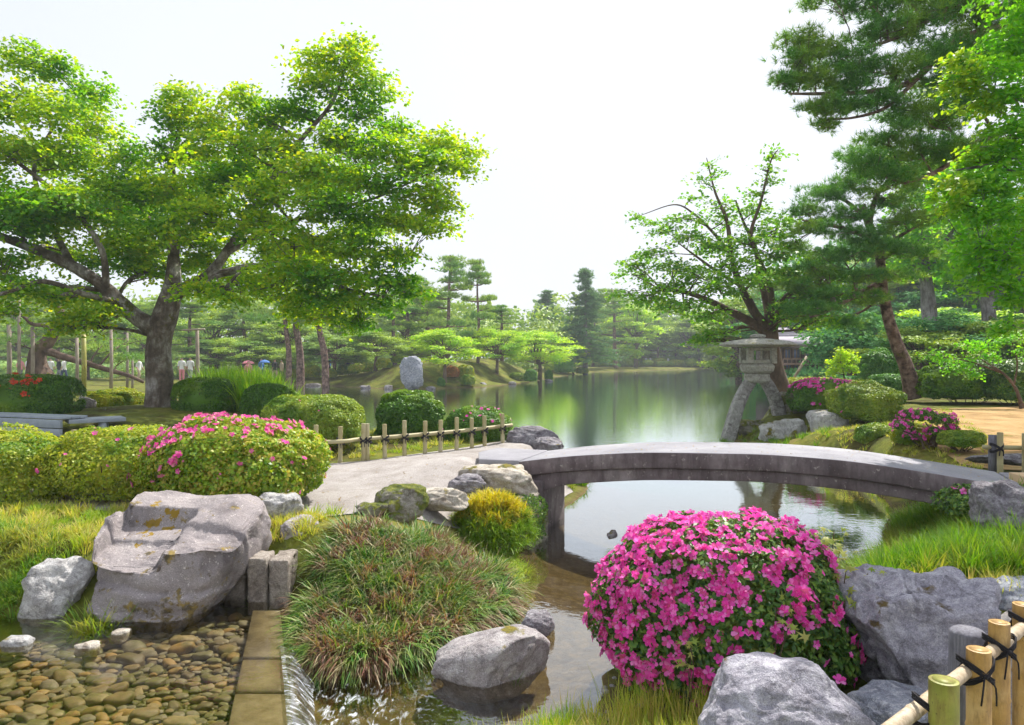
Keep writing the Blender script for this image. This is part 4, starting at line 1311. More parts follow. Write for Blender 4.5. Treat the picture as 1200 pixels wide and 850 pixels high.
# behind the bamboo fence
shrub('clipped_shrub', 'broad rounded yellow green clipped shrub with one pink flower behind the bamboo fence', at(368, 515, 11.7) * [1, 1, 0] + [0, 0, .62], (.83, .75), .93, 22000, .034, L_MID,
      (5, .06, P_PINK2, lambda d, p: (np.abs(d[:, 0] - .1) < .3) * .5), e=.66, depth=.05, lump=.07, seed=11)
shrub('clipped_shrub', 'dark green domed shrub between the fence and the pond', at(480, 500, 13.0) * [1, 1, 0] + [0, 0, .55], (.62, .58), .98, 15000, .040, L_BOX, e=.8, depth=.06, lump=.12, seed=12)
shrub('azalea_bush', 'low domed azalea dotted pink behind the right end of the bamboo fence', at(560, 500, 12.9) * [1, 1, 0] + [0, 0, .45], (.64, .5), .80, 12000, .036, L_BOX,
      (22, .062, P_PINK, cov_top(.7, -.4)), e=.8, depth=.06, lump=.1, seed=13, cat='azalea')
shrub('clipped_shrub', 'round dark clipped shrub beside the iris bed', at(316, 492, 14.6) * [1, 1, 0] + [0, 0, .72], (.56, .52), .90, 11000, .040, L_BOX, e=.72, depth=.05, lump=.05, seed=14)
shrub('clipped_hedge', 'square dark clipped hedge just right of the large maple trunk', at(240, 492, 15.6) * [1, 1, 0] + [0, 0, .78], (.68, .5), .94, 12000, .042, L_BOX, e=.45, depth=.05, lump=.04, seed=15, cat='hedge')
shrub('clipped_hedge', 'long dark hedge with orange red flowers at the left frame edge', at(28, 495, 14.9) * [1, 1, 0] + [0, 0, .75], (1.2, .7), 1.06, 17000, .042, L_BOX,
      (120, .10, P_RED, lambda d, p: np.clip(sm(d[:, 2], .0, .35) * (1 - sm(d[:, 0], .1, .6)) * sm(-d[:, 1], -.1, .3) * (fbm(d * 4, 2, 2) > -.1), 0, 1)), e=.55, depth=.05, lump=.06, seed=16, cat='hedge')
shrub('clipped_hedge', 'low bright yellow green hedge between the large trunk and the small lavender stone', at(135, 485, 17.6) * [1, 1, 0] + [0, 0, .72], (.68, .5), .66, 9000, .042, L_YEL, e=.6, depth=.05, lump=.12, seed=17, cat='hedge')

# right bank beyond the bridge
shrub('azalea_bush', 'flat topped azalea thick with pink flowers behind the lantern rocks', at(966, 490, 18.4) * [1, 1, 0] + [0, 0, .62], (.92, .7), .98, 13000, .045, L_BOX,
      (380, .085, P_PINK, cov_top(1.0, -.1)), e=.6, depth=.06, lump=.08, seed=21, cat='azalea')
shrub('clipped_shrub', 'large umbrella shaped green shrub with bare stems right of the pink azalea', at(1014, 512, 16.6) * [1, 1, 0] + [0, 0, .55], (.80, .65), 1.02, 13000, .042, L_MID,
      (6, .08, P_PINK2, lambda d, p: (d[:, 0] < -.6) * .5), e=.75, depth=.06, lump=.16, seed=22)
shrub('clipped_shrub', 'low mounded green shrub directly behind the bridge deck', at(1030, 526, 13.6) * [1, 1, 0] + [0, 0, .45], (.42, .36), .44, 6000, .038, L_MID, e=.8, depth=.06, lump=.12, seed=23)
shrub('clipped_shrub', 'low yellow topped shrub behind the flat topped pink azalea', at(955, 446, 22.5) * [1, 1, 0] + [0, 0, .8], (1.5, .6), .72, 7000, .055, L_YEL, e=.6, depth=.06, seed=24)
shrub('clipped_shrub', 'rounded bright shrub at the foot of the leaning pine trunk', at(1043, 452, 24) * [1, 1, 0] + [0, 0, .75], (.75, .6), .85, 7000, .06, L_GREEN, seed=25)
shrub('clipped_shrub', 'taller bushy green shrub behind the leaning pine trunk', at(1030, 440, 26) * [1, 1, 0] + [0, 0, .75], (.7, .6), 1.6, 7000, .07, L_GREEN, seed=26, lump=.2)
shrub('clipped_shrub', 'wide dark green shrub along the back of the sandy ground', at(1130, 470, 20.5) * [1, 1, 0] + [0, 0, .78], (1.25, .8), 1.25, 14000, .06, L_BOX, seed=27, lump=.18)
shrub('clipped_shrub', 'tall leafy shrub at the right frame edge behind the sandy ground', at(1195, 470, 20) * [1, 1, 0] + [0, 0, .78], (1.2, .8), 1.30, 13000, .06, L_AZD, seed=28, lump=.2)
shrub('clipped_shrub', 'small grassy shrub between the pink bonsai azalea and the dark fence', at(1126, 536, 11.4) * [1, 1, 0] + [0, 0, .7], (.34, .3), .30, 3500, .036, L_MID, seed=29)
shrub('clipped_shrub', 'small yellow green shrub under the pink bonsai azalea', at(1075, 528, 12.4) * [1, 1, 0] + [0, 0, .6], (.42, .3), .40, 4500, .036, L_YEL,
      (14, .05, P_PINK2, cov_top(.5, -.5)), seed=30)

# pink bonsai azalea: twisted stems with small clouds of leaves and flowers
def cloud_azalea():
    c = at(1092, 532, 11.9); g = np.random.default_rng(77)
    root = thing('azalea_bush', c, 'small open azalea on twisted bare stems with magenta flowers beyond the bridge', 'azalea')
    st = MB(); fo = MB(); fl = MB()
    pads = [(1066, 489, .20), (1058, 500, .17), (1084, 489, .20), (1104, 494, .22), (1095, 507, .15), (1070, 512, .16), (1114, 503, .12)]
    for (px, py, r) in pads:
        q = at(px, py, 11.9 + g.uniform(-.2, .2))
        mid = (c + q) / 2 + g.normal(size=3) * .05
        tube(st, catmull([c + [g.uniform(-.03, .03), 0, -.05], c * .7 + q * .3 + g.normal(size=3) * .04, mid, q - [0, 0, r * .4]], 10), np.linspace(.032, .01, 10), 6)
        p, d = dome_points(1100, (r, r), r * 1.1, g, .9, .2, .2)
        scatter(fo, *LEAFW, p + q - [0, 0, r * .5], frames(d + g.normal(size=d.shape) * .6, g), .034 * g.uniform(.7, 1.2, len(p)))
        p, d = dome_points(26, (r * 1.05, r * 1.05), r * 1.2, g, .9, .02, .2, low=-.2)
        R = frames(d + g.normal(size=d.shape) * .4, g); scatter(fl, *FLOWER, p + q - [0, 0, r * .5], R, .062)
    st.build('stems', M_TWIG, root, smooth=True); fo.build('foliage', L_AZD, root); fl.build('blossoms', [P_PINK], root)


cloud_azalea()

# ------------------------------------------------------------------ grasses
G_SEDGE = leaf_mat('sedge_blades', [(.03, .12, .02), (.06, .20, .025), (.13, .26, .03), (.20, .27, .04), (.48, .46, .26)],
                   [(.13, .055, .045), (.22, .10, .07), (.30, .16, .11), (.09, .18, .03), (.48, .36, .26)], .3, .5, 4.0, altw=(.46, .58))
G_LUSH = leaf_mat('lush_grass_blades', [(.07, .20, .015), (.13, .30, .02), (.24, .38, .03)], [(.26, .30, .04), (.36, .36, .08), (.14, .28, .03)], .4, .5, 1.7)
G_DRY = leaf_mat('yellow_grass_blades', [(.26, .38, .03), (.42, .48, .06), (.55, .54, .14), (.6, .48, .22)], [(.16, .34, .02), (.30, .44, .03)], .4, .5, 2.0)
G_IRIS = leaf_mat('iris_blades', [(.12, .32, .02), (.22, .42, .03), (.32, .48, .05)], None, .5, .5)


def tussocks(mb, centres, per, L, w, g, leanr=(.25, .8), droopr=(.05, .45), rad=.05, wob=.0, outward=None):
    for cx_, cy_, s_ in centres:
        n = int(per * s_)
        a = g.uniform(0, 2 * PI, n); rr = rad * np.sqrt(g.uniform(size=n)) * s_
        x = cx_ + rr * np.cos(a); y = cy_ + rr * np.sin(a); z = hgt(x, y) - .01
        if outward is not None:
            a = a + outward[2] * np.sin(np.arctan2(cy_ - outward[1], cx_ - outward[0]) - a)
        blades(mb, np.stack([x, y, np.maximum(z, -.05)], -1), a + g.normal(size=n) * .4, L * g.uniform(.55, 1.1, n) * s_ ** .3, g.uniform(*leanr, n), g.uniform(*droopr, n), w * g.uniform(.7, 1.2, n), 4, 0, g)


def area_points(poly, n, g):
    P = np.array(poly); lo, hi = P.min(0), P.max(0); out = []
    x = g.uniform(lo[0], hi[0], n * 4); y = g.uniform(lo[1], hi[1], n * 4)
    k = sdist(x, y, poly) < 0
    return np.column_stack([x[k], y[k]])[:n]


g = np.random.default_rng(5)
SEDGE = [(-1.58, 5.75), (-1.46, 5.18), (-1.25, 5.02), (-.98, 5.06), (-.66, 5.3), (-.4, 5.65), (-.14, 6.05), (-.06, 6.6), (-.2, 6.95), (-.7, 7.0), (-1.15, 6.8), (-1.52, 6.5), (-1.6, 6.2)]
pts = area_points(SEDGE, 150, g)
mb = MB(); tussocks(mb, [(x, y, g.uniform(.7, 1.2)) for x, y in pts], 150, .38, .012, g, (.3, .93), (.2, .85), .08, outward=(-.85, 6.1, .9))
# overhanging fringe at the water line
fr = [np.array(SEDGE[i_]) * (1 - u) + np.array(SEDGE[i_ + 1]) * u for i_ in range(0, 7) for u in (0, .25, .5, .75)]
tussocks(mb, [(x, y, g.uniform(.8, 1.1)) for x, y in fr], 140, .44, .0135, g, (.5, .95), (.4, .95), .06, outward=(-.85, 6.1, .9))
o = mb.build('sedge_clump', G_SEDGE); tag(o, 'big mound of brown and green arching sedge between the weir and the stream', 'sedge')


def grass_patch(name, poly, ntus, per, L, w, mat, seed, leanr=(.2, .8), droopr=(.05, .35), rad=.06):
    g = np.random.default_rng(seed)
    mb = MB(); tussocks(mb, [(x, y, g.uniform(.6, 1.25)) for x, y in area_points(poly, ntus, g)], per, L, w, g, leanr, droopr, rad)
    return tag(mb.build(name, mat), kind='stuff')


grass_patch('grass', [(-6, 5.6), (-4.4, 5.7), (-3.55, 5.65), (-3.05, 5.9), (-3.0, 6.6), (-2.5, 7.1), (-6, 7.6)], 420, 42, .17, .007, G_DRY, 31)
grass_patch('grass', [(-5.0, 5.5), (-4.1, 5.45), (-3.65, 5.6), (-3.8, 6.2), (-5, 6.6)], 130, 60, .26, .008, G_LUSH, 32, (.4, .95), (.2, .6))
grass_patch('grass', [(-2.5, 6.5), (-1.75, 6.5), (-1.7, 7.1), (-2.7, 7.2)], 60, 45, .16, .007, G_DRY, 33)
grass_patch('grass', [(2.9, 6.35), (3.45, 6.95), (4.0, 7.65), (4.35, 8.3), (4.75, 8.9), (5.1, 8.5), (4.75, 7.5), (4.9, 6.7), (6.2, 6.0), (5.4, 5.2), (3.6, 5.2), (2.7, 5.4)], 620, 50, .36, .008, G_LUSH, 34)
grass_patch('grass', [(2.6, 5.2), (3.6, 6.2), (5.2, 5.9), (5.2, 4.9), (3.2, 4.8)], 160, 40, .20, .008, G_DRY, 35)
grass_patch('grass', [(-.5, 3.3), (-.42, 3.85), (.0, 4.05), (.45, 4.30), (1.0, 4.1), (1.2, 3.2)], 130, 34, .22, .006, G_DRY, 36, (.15, .6), (.0, .25))
grass_patch('grass', [(.5, 4.25), (.6, 4.0), (1.3, 3.9), (1.2, 4.15)], 30, 26, .34, .005, G_DRY, 37, (.05, .4), (.0, .15))
grass_patch('grass', [(1.2, 3.3), (1.3, 4.0), (2.5, 4.1), (2.5, 3.3)], 60, 26, .12, .006, G_DRY, 38)
grass_patch('grass', [(4.6, 17.9), (5.2, 18.4), (6.5, 19.3), (7.2, 17), (6.6, 14.5), (5.9, 14.5)], 60, 30, .20, .012, G_LUSH, 39)
grass_patch('grass', [(.35, 10.1), (.62, 10.9), (1.3, 12.0), (1.0, 12.4), (.3, 10.6)], 40, 40, .24, .009, G_LUSH, 40)
grass_patch('grass', [(5.6, 11), (6.4, 9.9), (7.8, 11.2), (9.2, 14.5), (10.5, 17.5), (7, 18), (6.1, 14)], 380, 22, .12, .010, G_DRY, 41)
grass_patch('grass', [(-3.4, 10.6), (-2.2, 10.9), (-.8, 12.1), (-.3, 13), (-1.5, 13.6), (-3.8, 13.5)], 260, 24, .13, .009, G_DRY, 42)
o = grass_patch('iris_leaves', [(-7.5, 17.0), (-5.7, 15.4), (-5.0, 15.8), (-4.9, 18.2), (-6.2, 19.5), (-8, 19)], 150, 42, 1.05, .03, G_IRIS, 43, (.1, .5), (.0, .25), .14)
o = MB(); g = np.random.default_rng(44); tussocks(o, [(x_, y_, s_) for x_, y_, s_ in ((-3.12, 5.42, 1.2), (-3.22, 5.45, 1.0), (-3.02, 5.46, 1.0))], 120, .36, .011, g, (.3, .9), (.1, .5), .06)
tag(o.build('grass_tuft', G_LUSH), 'bright green grass tuft between the small spotted rock and the hollowed boulder', 'grass tuft')
o = MB(); tussocks(o, [(.02, 4.85, .8)], 50, .16, .006, g, (.2, .8), (.1, .4), .04); 
tag(o.build('grass_tuft', G_LUSH), 'small grass tuft at the waterline of the cracked pale stone', 'grass tuft')
o = MB(); tussocks(o, [(-2.12, 6.0, 1.0), (-2.02, 6.05, .8)], 70, .15, .006, g, (.2, .8), (.1, .4), .05)
tag(o.build('grass_tuft', G_LUSH), 'little grass tuft behind the cut stone posts', 'grass tuft')


# yellow fern cushion beside the bridge
def fern():
    g = np.random.default_rng(51); c = (-.22, 7.95, .18)
    root = thing('yellow_fern', c, 'feathery yellow and lime fern cushion below the left bridge end', 'fern')
    top = MB(); low_ = MB()
    for k in range(640):
        a = g.uniform(0, 2 * PI); rr = math.sqrt(g.uniform()) * 1.04 ; x = -.22 + .42 * rr * math.cos(a); y = 7.85 + .42 * rr * math.sin(a)
        z = .26 + .42 * math.sqrt(max(0, 1 - rr * rr)) * g.uniform(.75, 1.05) + g.normal() * .02
        if y < 7.7: z -= .10
        n = 26; b = np.tile([x, y, z - .08], (n, 1)) + g.normal(size=(n, 3)) * .02
        tgt = top if (z > .50 + g.normal() * .05) else low_
        blades(tgt, b, a + g.normal(size=n) * .9, g.uniform(.08, .17, n), g.uniform(.3, .95, n), g.uniform(.1, .6, n), .010, 3, 0, g)
    top.build('yellow_fronds', leaf_mat('yellow_fronds', [(.34, .38, .02), (.55, .50, .03), (.62, .50, .05)], None, .4), root)
    low_.build('green_fronds', leaf_mat('lime_fronds', [(.12, .28, .02), (.22, .38, .03), (.30, .42, .04)], None, .4), root)
    mb = MB(); v, f = ico(3); q = v * [.28, .28, .26] + [-.22, 7.87, .28]; mb.add(q, None, f); mb.build('root_mass', M_TWIG, root)


fern()
# lime ground cover spilling from the fern to the water
grass_patch('ground_cover', [(-.30, 7.0), (-.45, 7.6), (.05, 7.75), (.16, 7.1), (.10, 6.8)], 60, 60, .15, .009, leaf_mat('lime_cover', [(.18, .32, .03), (.30, .42, .05), (.42, .46, .12)], None, .4), 52, (.3, .95), (.1, .6))
# hanging dark creeper on the mossy stone under the bridge
g = np.random.default_rng(53); mb = MB()
p, d = dome_points(5200, (.36, .34), .66, g, .8, .03, .08, -.9)
p = p + [.07, 8.52, -.08]; ok = (d[:, 1] < .3)
scatter(mb, *LEAF, p[ok], frames(d[ok] * [1, 1, .4] + g.normal(size=d[ok].shape) * .5, g), .035 * g.uniform(.6, 1.3, ok.sum()))
tag(mb.build('creeper', L_AZD), 'dark green creeper hanging over the stone under the left bridge end', 'creeper')

# small maple seedlings around the pink azalea
def seedling(c, n, size, label, seed, spread=.22, hgt_=.3):
    g = np.random.default_rng(seed); root = thing('maple_seedling', c, label, 'seedling'); st = MB(); lf = MB(); c = np.array(c, float)
    for k in range(n):
        q = c + g.normal(size=3) * [spread, spread, .08] + [0, 0, hgt_]
        tube(st, catmull([c, (c + q) / 2 + g.normal(size=3) * .02, q], 6), .003, 4)
        P = q + g.normal(size=(5, 3)) * [.04, .04, .025]
        scatter(lf, *MAPLE, P, frames(np.array([0, -.45, 1.0]) + g.normal(size=P.shape) * .3, g), size * g.uniform(.7, 1.1, len(P)))
    st.build('stem', M_TWIG, root); lf.build('leaves', L_YG, root)


L_YG = leaf_mat('seedling_leaves', [(.22, .34, .05), (.34, .42, .08), (.45, .45, .14)], None, .45)
seedling((1.98, 4.3, .35), 9, .085, 'pale maple seedling leaves between the pink azalea and the rugged boulder', 61, .08, .3)
seedling((2.05, 4.75, .6), 12, .08, 'light green maple seedling at the upper right of the pink azalea', 62, .10, .30)
seedling((1.42, 3.98, .35), 4, .08, 'yellowish maple seedling leaves in front of the pink azalea', 63, .07, .28)
seedling((.98, 4.0, .25), 3, .075, 'green maple seedling leaves low on the left front of the pink azalea', 64, .05, .35)
# one fallen blossom on the rock
mb = MB(); scatter(mb, *FLOWER, np.array([at(984, 797, 3.95)]), frames(np.array([[0, -.5, 1.0]]), g), .068)
tag(mb.build('fallen_blossom', [P_PINK]), 'single fallen magenta flower between the two front boulders', 'flower')
# ------------------------------------------------------------------ trees
def bark_extra(nt, vec, c, geo):
    mp = N(nt, 'ShaderNodeMapping'); mp.inputs['Scale'].default_value = (1, 1, .3); nt.links.new(vec, mp.inputs[0])
    f = ramp(nt, noise_n(nt, mp.outputs[0], 7, 6, .75, .5), [(.45, (0, 0, 0)), (.58, (1, 1, 1))]).outputs[0]
    c = mixc(nt, mth(nt, 'MULTIPLY', f, .6), c, (.06, .045, .035))
    return moss_extra(.60, ((.05, .06, .012), (.13, .12, .02)), False, 1.6)(nt, vec, c, geo)


B_MAPLE = surf_mat('maple_bark', [(.34, (.07, .055, .045)), (.48, (.17, .135, .11)), (.56, (.30, .27, .245)), (.66, (.46, .43, .41))], 2.6, 7, .9, 1.0, 12, .06, bark_extra)
B_BROWN = surf_mat('brown_bark', [(.3, (.07, .045, .035)), (.5, (.15, .10, .075)), (.7, (.24, .17, .13))], 2, 7, .9, .8, 16, .03, bark_extra)
B_PINE = surf_mat('pine_bark', [(.36, (.05, .03, .027)), (.48, (.17, .105, .085)), (.58, (.27, .18, .15)), (.68, (.36, .27, .24))], 6, 8, .9, 1.0, 16, .06,
                  lambda nt, vec, c, geo: moss_extra(.62, ((.06, .06, .015), (.15, .12, .03)), False, 1.2)(nt, vec, c, geo))
B_GREY = surf_mat('grey_bark', [(.3, (.14, .13, .13)), (.5, (.25, .23, .23)), (.7, (.36, .34, .34))], 2, 6, .9, .7, 12, .03, bark_extra)

T_MAPLE = leaf_mat('maple_canopy', [(.14, .36, .012), (.24, .46, .015), (.32, .54, .02), (.48, .56, .03)], [(.05, .23, .02), (.11, .33, .02), (.20, .42, .02)], .58, .45, .55, tcol=(1.75, 1.4, .35), altw=(.46, .60))
T_LIME = leaf_mat('lime_canopy', [(.13, .40, .03), (.20, .50, .03), (.32, .56, .04)], [(.32, .50, .03), (.46, .54, .04), (.08, .32, .03)], .55, .45, .6, tcol=(1.3, 1.4, .45))
T_LANT = leaf_mat('layered_canopy', [(.12, .32, .02), (.20, .42, .02), (.32, .48, .03)], [(.08, .25, .025), (.15, .34, .03), (.40, .50, .05)], .45, .45, .6, tcol=(1.25, 1.4, .5))
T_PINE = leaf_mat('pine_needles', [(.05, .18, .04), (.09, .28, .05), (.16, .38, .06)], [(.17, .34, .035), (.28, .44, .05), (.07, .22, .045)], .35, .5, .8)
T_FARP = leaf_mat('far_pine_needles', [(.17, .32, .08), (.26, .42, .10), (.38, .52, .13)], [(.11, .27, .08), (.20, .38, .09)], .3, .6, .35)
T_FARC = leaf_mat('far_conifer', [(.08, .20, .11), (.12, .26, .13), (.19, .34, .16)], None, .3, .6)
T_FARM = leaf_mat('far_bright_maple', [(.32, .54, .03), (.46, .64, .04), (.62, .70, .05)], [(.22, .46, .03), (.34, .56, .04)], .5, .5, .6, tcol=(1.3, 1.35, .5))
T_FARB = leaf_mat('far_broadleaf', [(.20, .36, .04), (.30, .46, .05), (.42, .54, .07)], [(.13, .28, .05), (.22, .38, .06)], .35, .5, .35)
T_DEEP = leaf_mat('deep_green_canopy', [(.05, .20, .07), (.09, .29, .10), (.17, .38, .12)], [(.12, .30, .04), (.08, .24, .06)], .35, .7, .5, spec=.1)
NEED = needle_tuft(12, 4, .8, .042)
NEEDF = needle_tuft(7, 9, .9, .085)


def hero_tree(name, label, base, limbs, pads, D0, leaf_m, bark, leaf, dens, seed, spray_r=.42, flat=.06, needles=False, zs=1.0, cat='tree', twigs=5, tilt=.5, trunk_wob=.10, group=None, sub=10, up=1.0, fillp=.8):
    g = np.random.default_rng(seed)
    root = thing(name, base, label, cat, group)
    tr = MB(); nodes = []; rads = []
    for k, (pts, r0, r1) in enumerate(limbs):
        P = catmull([at(*p) for p in pts], max(8, 6 * len(pts)))
        u = np.linspace(0, 1, len(P)); R = r0 + (r1 - r0) * u ** .8
        if k == 0:
            R = R * (1 + .55 * np.exp(-u * 14))
        tube(tr, P, R, 14 if k < 3 else 9, wob=trunk_wob if k < 4 else .05, seed=seed + k)
        if k > 0 or len(limbs) == 1 or True:
            nodes.append(P[len(P) // 4:]); rads.append(R[len(P) // 4:])
    nodes = np.concatenate(nodes); rads = np.concatenate(rads)
    bn = MB(); fo = MB()
    for (px, py, dD, rx, ry) in pads:
        c = at(px, py, D0 + dD); X = rx / F * (D0 + dD); Z = zs * ry / F * (D0 + dD); Yd = X * .95
        d = np.linalg.norm(nodes - c, axis=1) + np.maximum(nodes[:, 2] - c[2] + .1, 0) * 1.2
        k = int(np.argmin(d)); s0 = nodes[k]; r0 = min(rads[k] * .6, .03 + .012 * np.linalg.norm(c - s0))
        L = np.linalg.norm(c - s0)
        mid = (s0 + c) / 2 + g.normal(size=3) * L * .07 + [0, 0, L * .04]
        path = catmull([s0, mid, c], 9)
        tube(bn, path, np.linspace(r0, r0 * .35, 9), 6, cap=False)
        n = max(3, int(dens * (X * Yd + X * Z * 1.3 + .1)))
        o = norm(g.normal(size=(n, 3))) * (g.uniform(size=n) ** .45)[:, None] * [X, Yd, Z]
        S = c + o
        for q in S[:twigs]:
            a = path[g.integers(3, 9)]
            tube(bn, catmull([a, (a + q) / 2 + g.normal(size=3) * .08 + [0, 0, .04], q], 6), np.linspace(r0 * .42, .007, 6), 4, cap=False)
        out = norm(o * [1, 1, .3] + 1e-6)
        m_ = sub
        if needles:
            # tufts carried on upward-turned shoots
            T = np.repeat(S, m_, 0) + g.normal(size=(n * m_, 3)) * [spray_r * .5, spray_r * .5, flat]
            nr = np.repeat(out, m_, 0) * .7 + [0, 0, 1.0] + g.normal(size=T.shape) * .4
            scatter(fo, *NEED, T, frames(nr, g), leaf * g.uniform(.75, 1.2, len(T)))
        else:
            sn = norm(out * tilt + [0, 0, up] + g.normal(size=S.shape) * .3)
            Fm = frames(sn, g)
            rr = spray_r * g.uniform(.6, 1.3, n)
            u = np.clip(g.normal(size=(n, m_, 3)), -1.7, 1.7) * [.5, .5, flat / spray_r]
            T = S[:, None, :] + rr[:, None, None] * np.einsum('nij,nmj->nmi', Fm, u)
            nr = sn[:, None, :] + g.normal(size=(n, m_, 3)) * .38
            scatter(fo, *LEAFW, T.reshape(-1, 3), frames(nr.reshape(-1, 3), g), leaf * g.uniform(.65, 1.25, n * m_))
    tr.build('trunk', bark, root, smooth=True)
    bn.build('branches', bark, root, smooth=True)
    fo.build('crown', leaf_m, root)
    return root


# ---- large maple, left
D = 16.0
limbs = [
    ([(188, 497, D), (188, 470, D), (186, 430, D), (188, 392, D), (196, 362, D), (203, 335, D)], 0.353, 0.221),
    ([(181, 385, D), (160, 372, D - .1), (140, 355, D - .3), (118, 333, D - .5), (85, 312, D - .6), (40, 292, D - .8), (-20, 270, D - 1)], 0.213, 0.082),
    ([(203, 335, D), (204, 290, D + .2), (207, 235, D + .4), (200, 180, D + .5)], 0.180, 0.033),
    ([(200, 350, D), (222, 335, D - .2), (245, 322, D - .3), (268, 292, D - .3), (295, 250, D - .2), (322, 205, D), (352, 165, D), (388, 122, D + .2), (405, 80, D + .2)], 0.164, 0.025),
    ([(240, 325, D - .3), (270, 318, D - .6), (300, 312, D - .9), (345, 322, D - 1.1), (400, 338, D - 1.2), (450, 348, D - 1.3)], 0.107, 0.025),
    ([(262, 298, D - .3), (320, 268, D - .8), (380, 248, D - .9), (440, 232, D - .7), (500, 205, D - .5)], 0.074, 0.016),
    ([(85, 312, D - .6), (60, 262, D - .2), (40, 200, D), (62, 150, D + .2), (90, 110, D + .3)], 0.082, 0.016),
    ([(125, 338, D - .5), (118, 290, D - .8), (80, 240, D - 1), (20, 190, D - 1.2), (-40, 150, D - 1)], 0.082, 0.025),
    ([(140, 355, D - .3), (100, 345, D - 1.2), (50, 330, D - 2), (0, 345, D - 2.5), (-60, 350, D - 3)], 0.074, 0.025),
    ([(205, 300, D + .2), (170, 250, D + .8), (140, 210, D + 1.2), (110, 170, D + 1.5)], 0.066, 0.016),
    ([(230, 330, D), (300, 345, D + 1.2), (360, 350, D + 1.8), (420, 330, D + 2.0)], 0.066, 0.016),
]
PADS = [(22, 70, 0, 30, 24), (68, 82, .3, 26, 20), (100, 108, .3, 26, 16), (58, 128, -.8, 42, 24), (8, 120, 0, 34, 30), (112, 152, .8, 32, 24), (20, 175, -1.2, 44, 28), (78, 182, -.4, 46, 26),
        (150, 188, .6, 34, 22), (150, 222, 0, 46, 26), (55, 232, -1.5, 56, 28), (0, 235, 0, 50, 32), (110, 256, -.6, 52, 22), (30, 262, -1.2, 56, 22), (-20, 310, -1.5, 54, 26), (75, 300, 1.2, 48, 18), (35, 338, -1.8, 36, 9),
        (215, 112, .5, 26, 18), (205, 140, .4, 26, 22), (240, 142, .4, 34, 24), (285, 118, .6, 24, 26), (308, 140, .4, 34, 26), (270, 168, 0, 44, 24), (215, 182, 0, 42, 24), (325, 175, -.5, 44, 22), (250, 205, -.8, 50, 24), (195, 225, -.4, 46, 24),
        (372, 72, .3, 28, 20), (410, 50, .3, 20, 18), (412, 78, .2, 32, 20), (378, 104, .1, 34, 20), (436, 104, .3, 28, 20), (420, 132, .3, 28, 14), (352, 132, .4, 34, 20),
        (462, 152, 0, 26, 14), (404, 165, -.6, 46, 20), (454, 178, -.8, 46, 20), (514, 168, -.2, 30, 13), (545, 178, .0, 18, 12), (500, 192, -.7, 42, 16), (535, 198, -.4, 24, 12),
        (370, 198, -1.2, 48, 22), (320, 225, -1.3, 50, 22), (430, 212, -1.2, 52, 22), (490, 224, -1.0, 44, 16), (516, 246, -.7, 26, 11), (380, 240, -1.6, 54, 22), (450, 256, -1.3, 50, 16), (500, 266, -1.0, 34, 10), (300, 262, -1.2, 48, 20),
        (240, 250, -1.0, 48, 22), (185, 268, -1.0, 48, 20), (150, 286, .9, 44, 18), (232, 284, 1.2, 46, 16), (172, 318, 1.4, 40, 13), (235, 342, -1.4, 30, 8), (262, 350, -1.6, 26, 8), (345, 280, -1.5, 50, 18), (410, 292, -1.4, 48, 16), (465, 300, -1.0, 34, 14),
        (318, 296, .8, 36, 12), (340, 318, -1.8, 42, 14), (395, 322, -1.6, 46, 14), (448, 328, -1.2, 40, 14), (478, 342, -1.0, 24, 10), (320, 338, -1.2, 34, 12), (370, 348, -1.2, 44, 13), (430, 354, -1.1, 42, 12), (392, 372, -1.0, 34, 9), (350, 366, -.8, 26, 9), (420, 380, -.9, 16, 6),
        (290, 328, 1.6, 44, 14), (240, 310, 1.8, 44, 16), (90, 345, 1.6, 30, 9), (60, 350, 1.2, 36, 12), (170, 300, 2.2, 52, 18), (350, 300, 2.0, 50, 18), (420, 270, 2.0, 44, 16), (380, 215, 1.8, 44, 18), (300, 200, 2.2, 50, 20), (230, 230, 2.4, 54, 22), (120, 230, 2.2, 50, 22),
        (20, 250, 2.0, 60, 26), (60, 190, 2.0, 44, 22), (160, 250, 2.4, 50, 20), (95, 378, -.6, 26, 16), (118, 366, -.8, 24, 14), (75, 385, -.4, 16, 9), (0, 365, -2.4, 24, 8), (95, 130, 1.2, 26, 16), (-60, 200, -1, 60, 40), (-70, 290, -2, 60, 34), (-55, 120, -.5, 50, 36)]
hero_tree('maple_tree', 'large spreading maple with a thick forked trunk filling the upper left', at(188, 492, D), limbs, PADS, D, T_MAPLE, B_MAPLE, .100, 36, 11, spray_r=.44, sub=44, twigs=6, tilt=.28, flat=.035, zs=.84)

# ---- layered tree behind the lantern
D = 21.5
limbs = [
    ([(925, 500, D), (918, 470, D), (908, 440, D), (903, 412, D), (900, 388, D)], .36, .26),
    ([(900, 392, D), (880, 378, D), (850, 362, D - .2), (825, 350, D - .4), (800, 342, D - .6), (775, 340, D - .8)], .16, .04),
    ([(898, 385, D), (882, 362, D), (868, 335, D), (858, 305, D), (852, 260, D), (838, 225, D), (828, 185, D)], .17, .012),
    ([(902, 385, D), (898, 355, D + .2), (890, 320, D + .3), (885, 290, D + .3), (872, 262, D + .2), (862, 235, D)], .14, .025),
    ([(906, 388, D), (915, 360, D), (925, 345, D - .2), (950, 340, D - .4), (990, 345, D - .6), (1020, 338, D - .8)], .13, .03),
    ([(903, 382, D), (903, 340, D - .3), (890, 305, D - .6), (880, 275, D - .6), (892, 235, D - .6), (903, 190, D - .4), (912, 175, D - .4)], .12, .01),
    ([(868, 335, D), (840, 318, D - .5), (815, 300, D - .8), (795, 285, D - 1)], .07, .015),
    ([(858, 300, D), (835, 272, D + .4), (812, 250, D + .5), (790, 240, D + .4), (752, 252, D)], .06, .01),
]
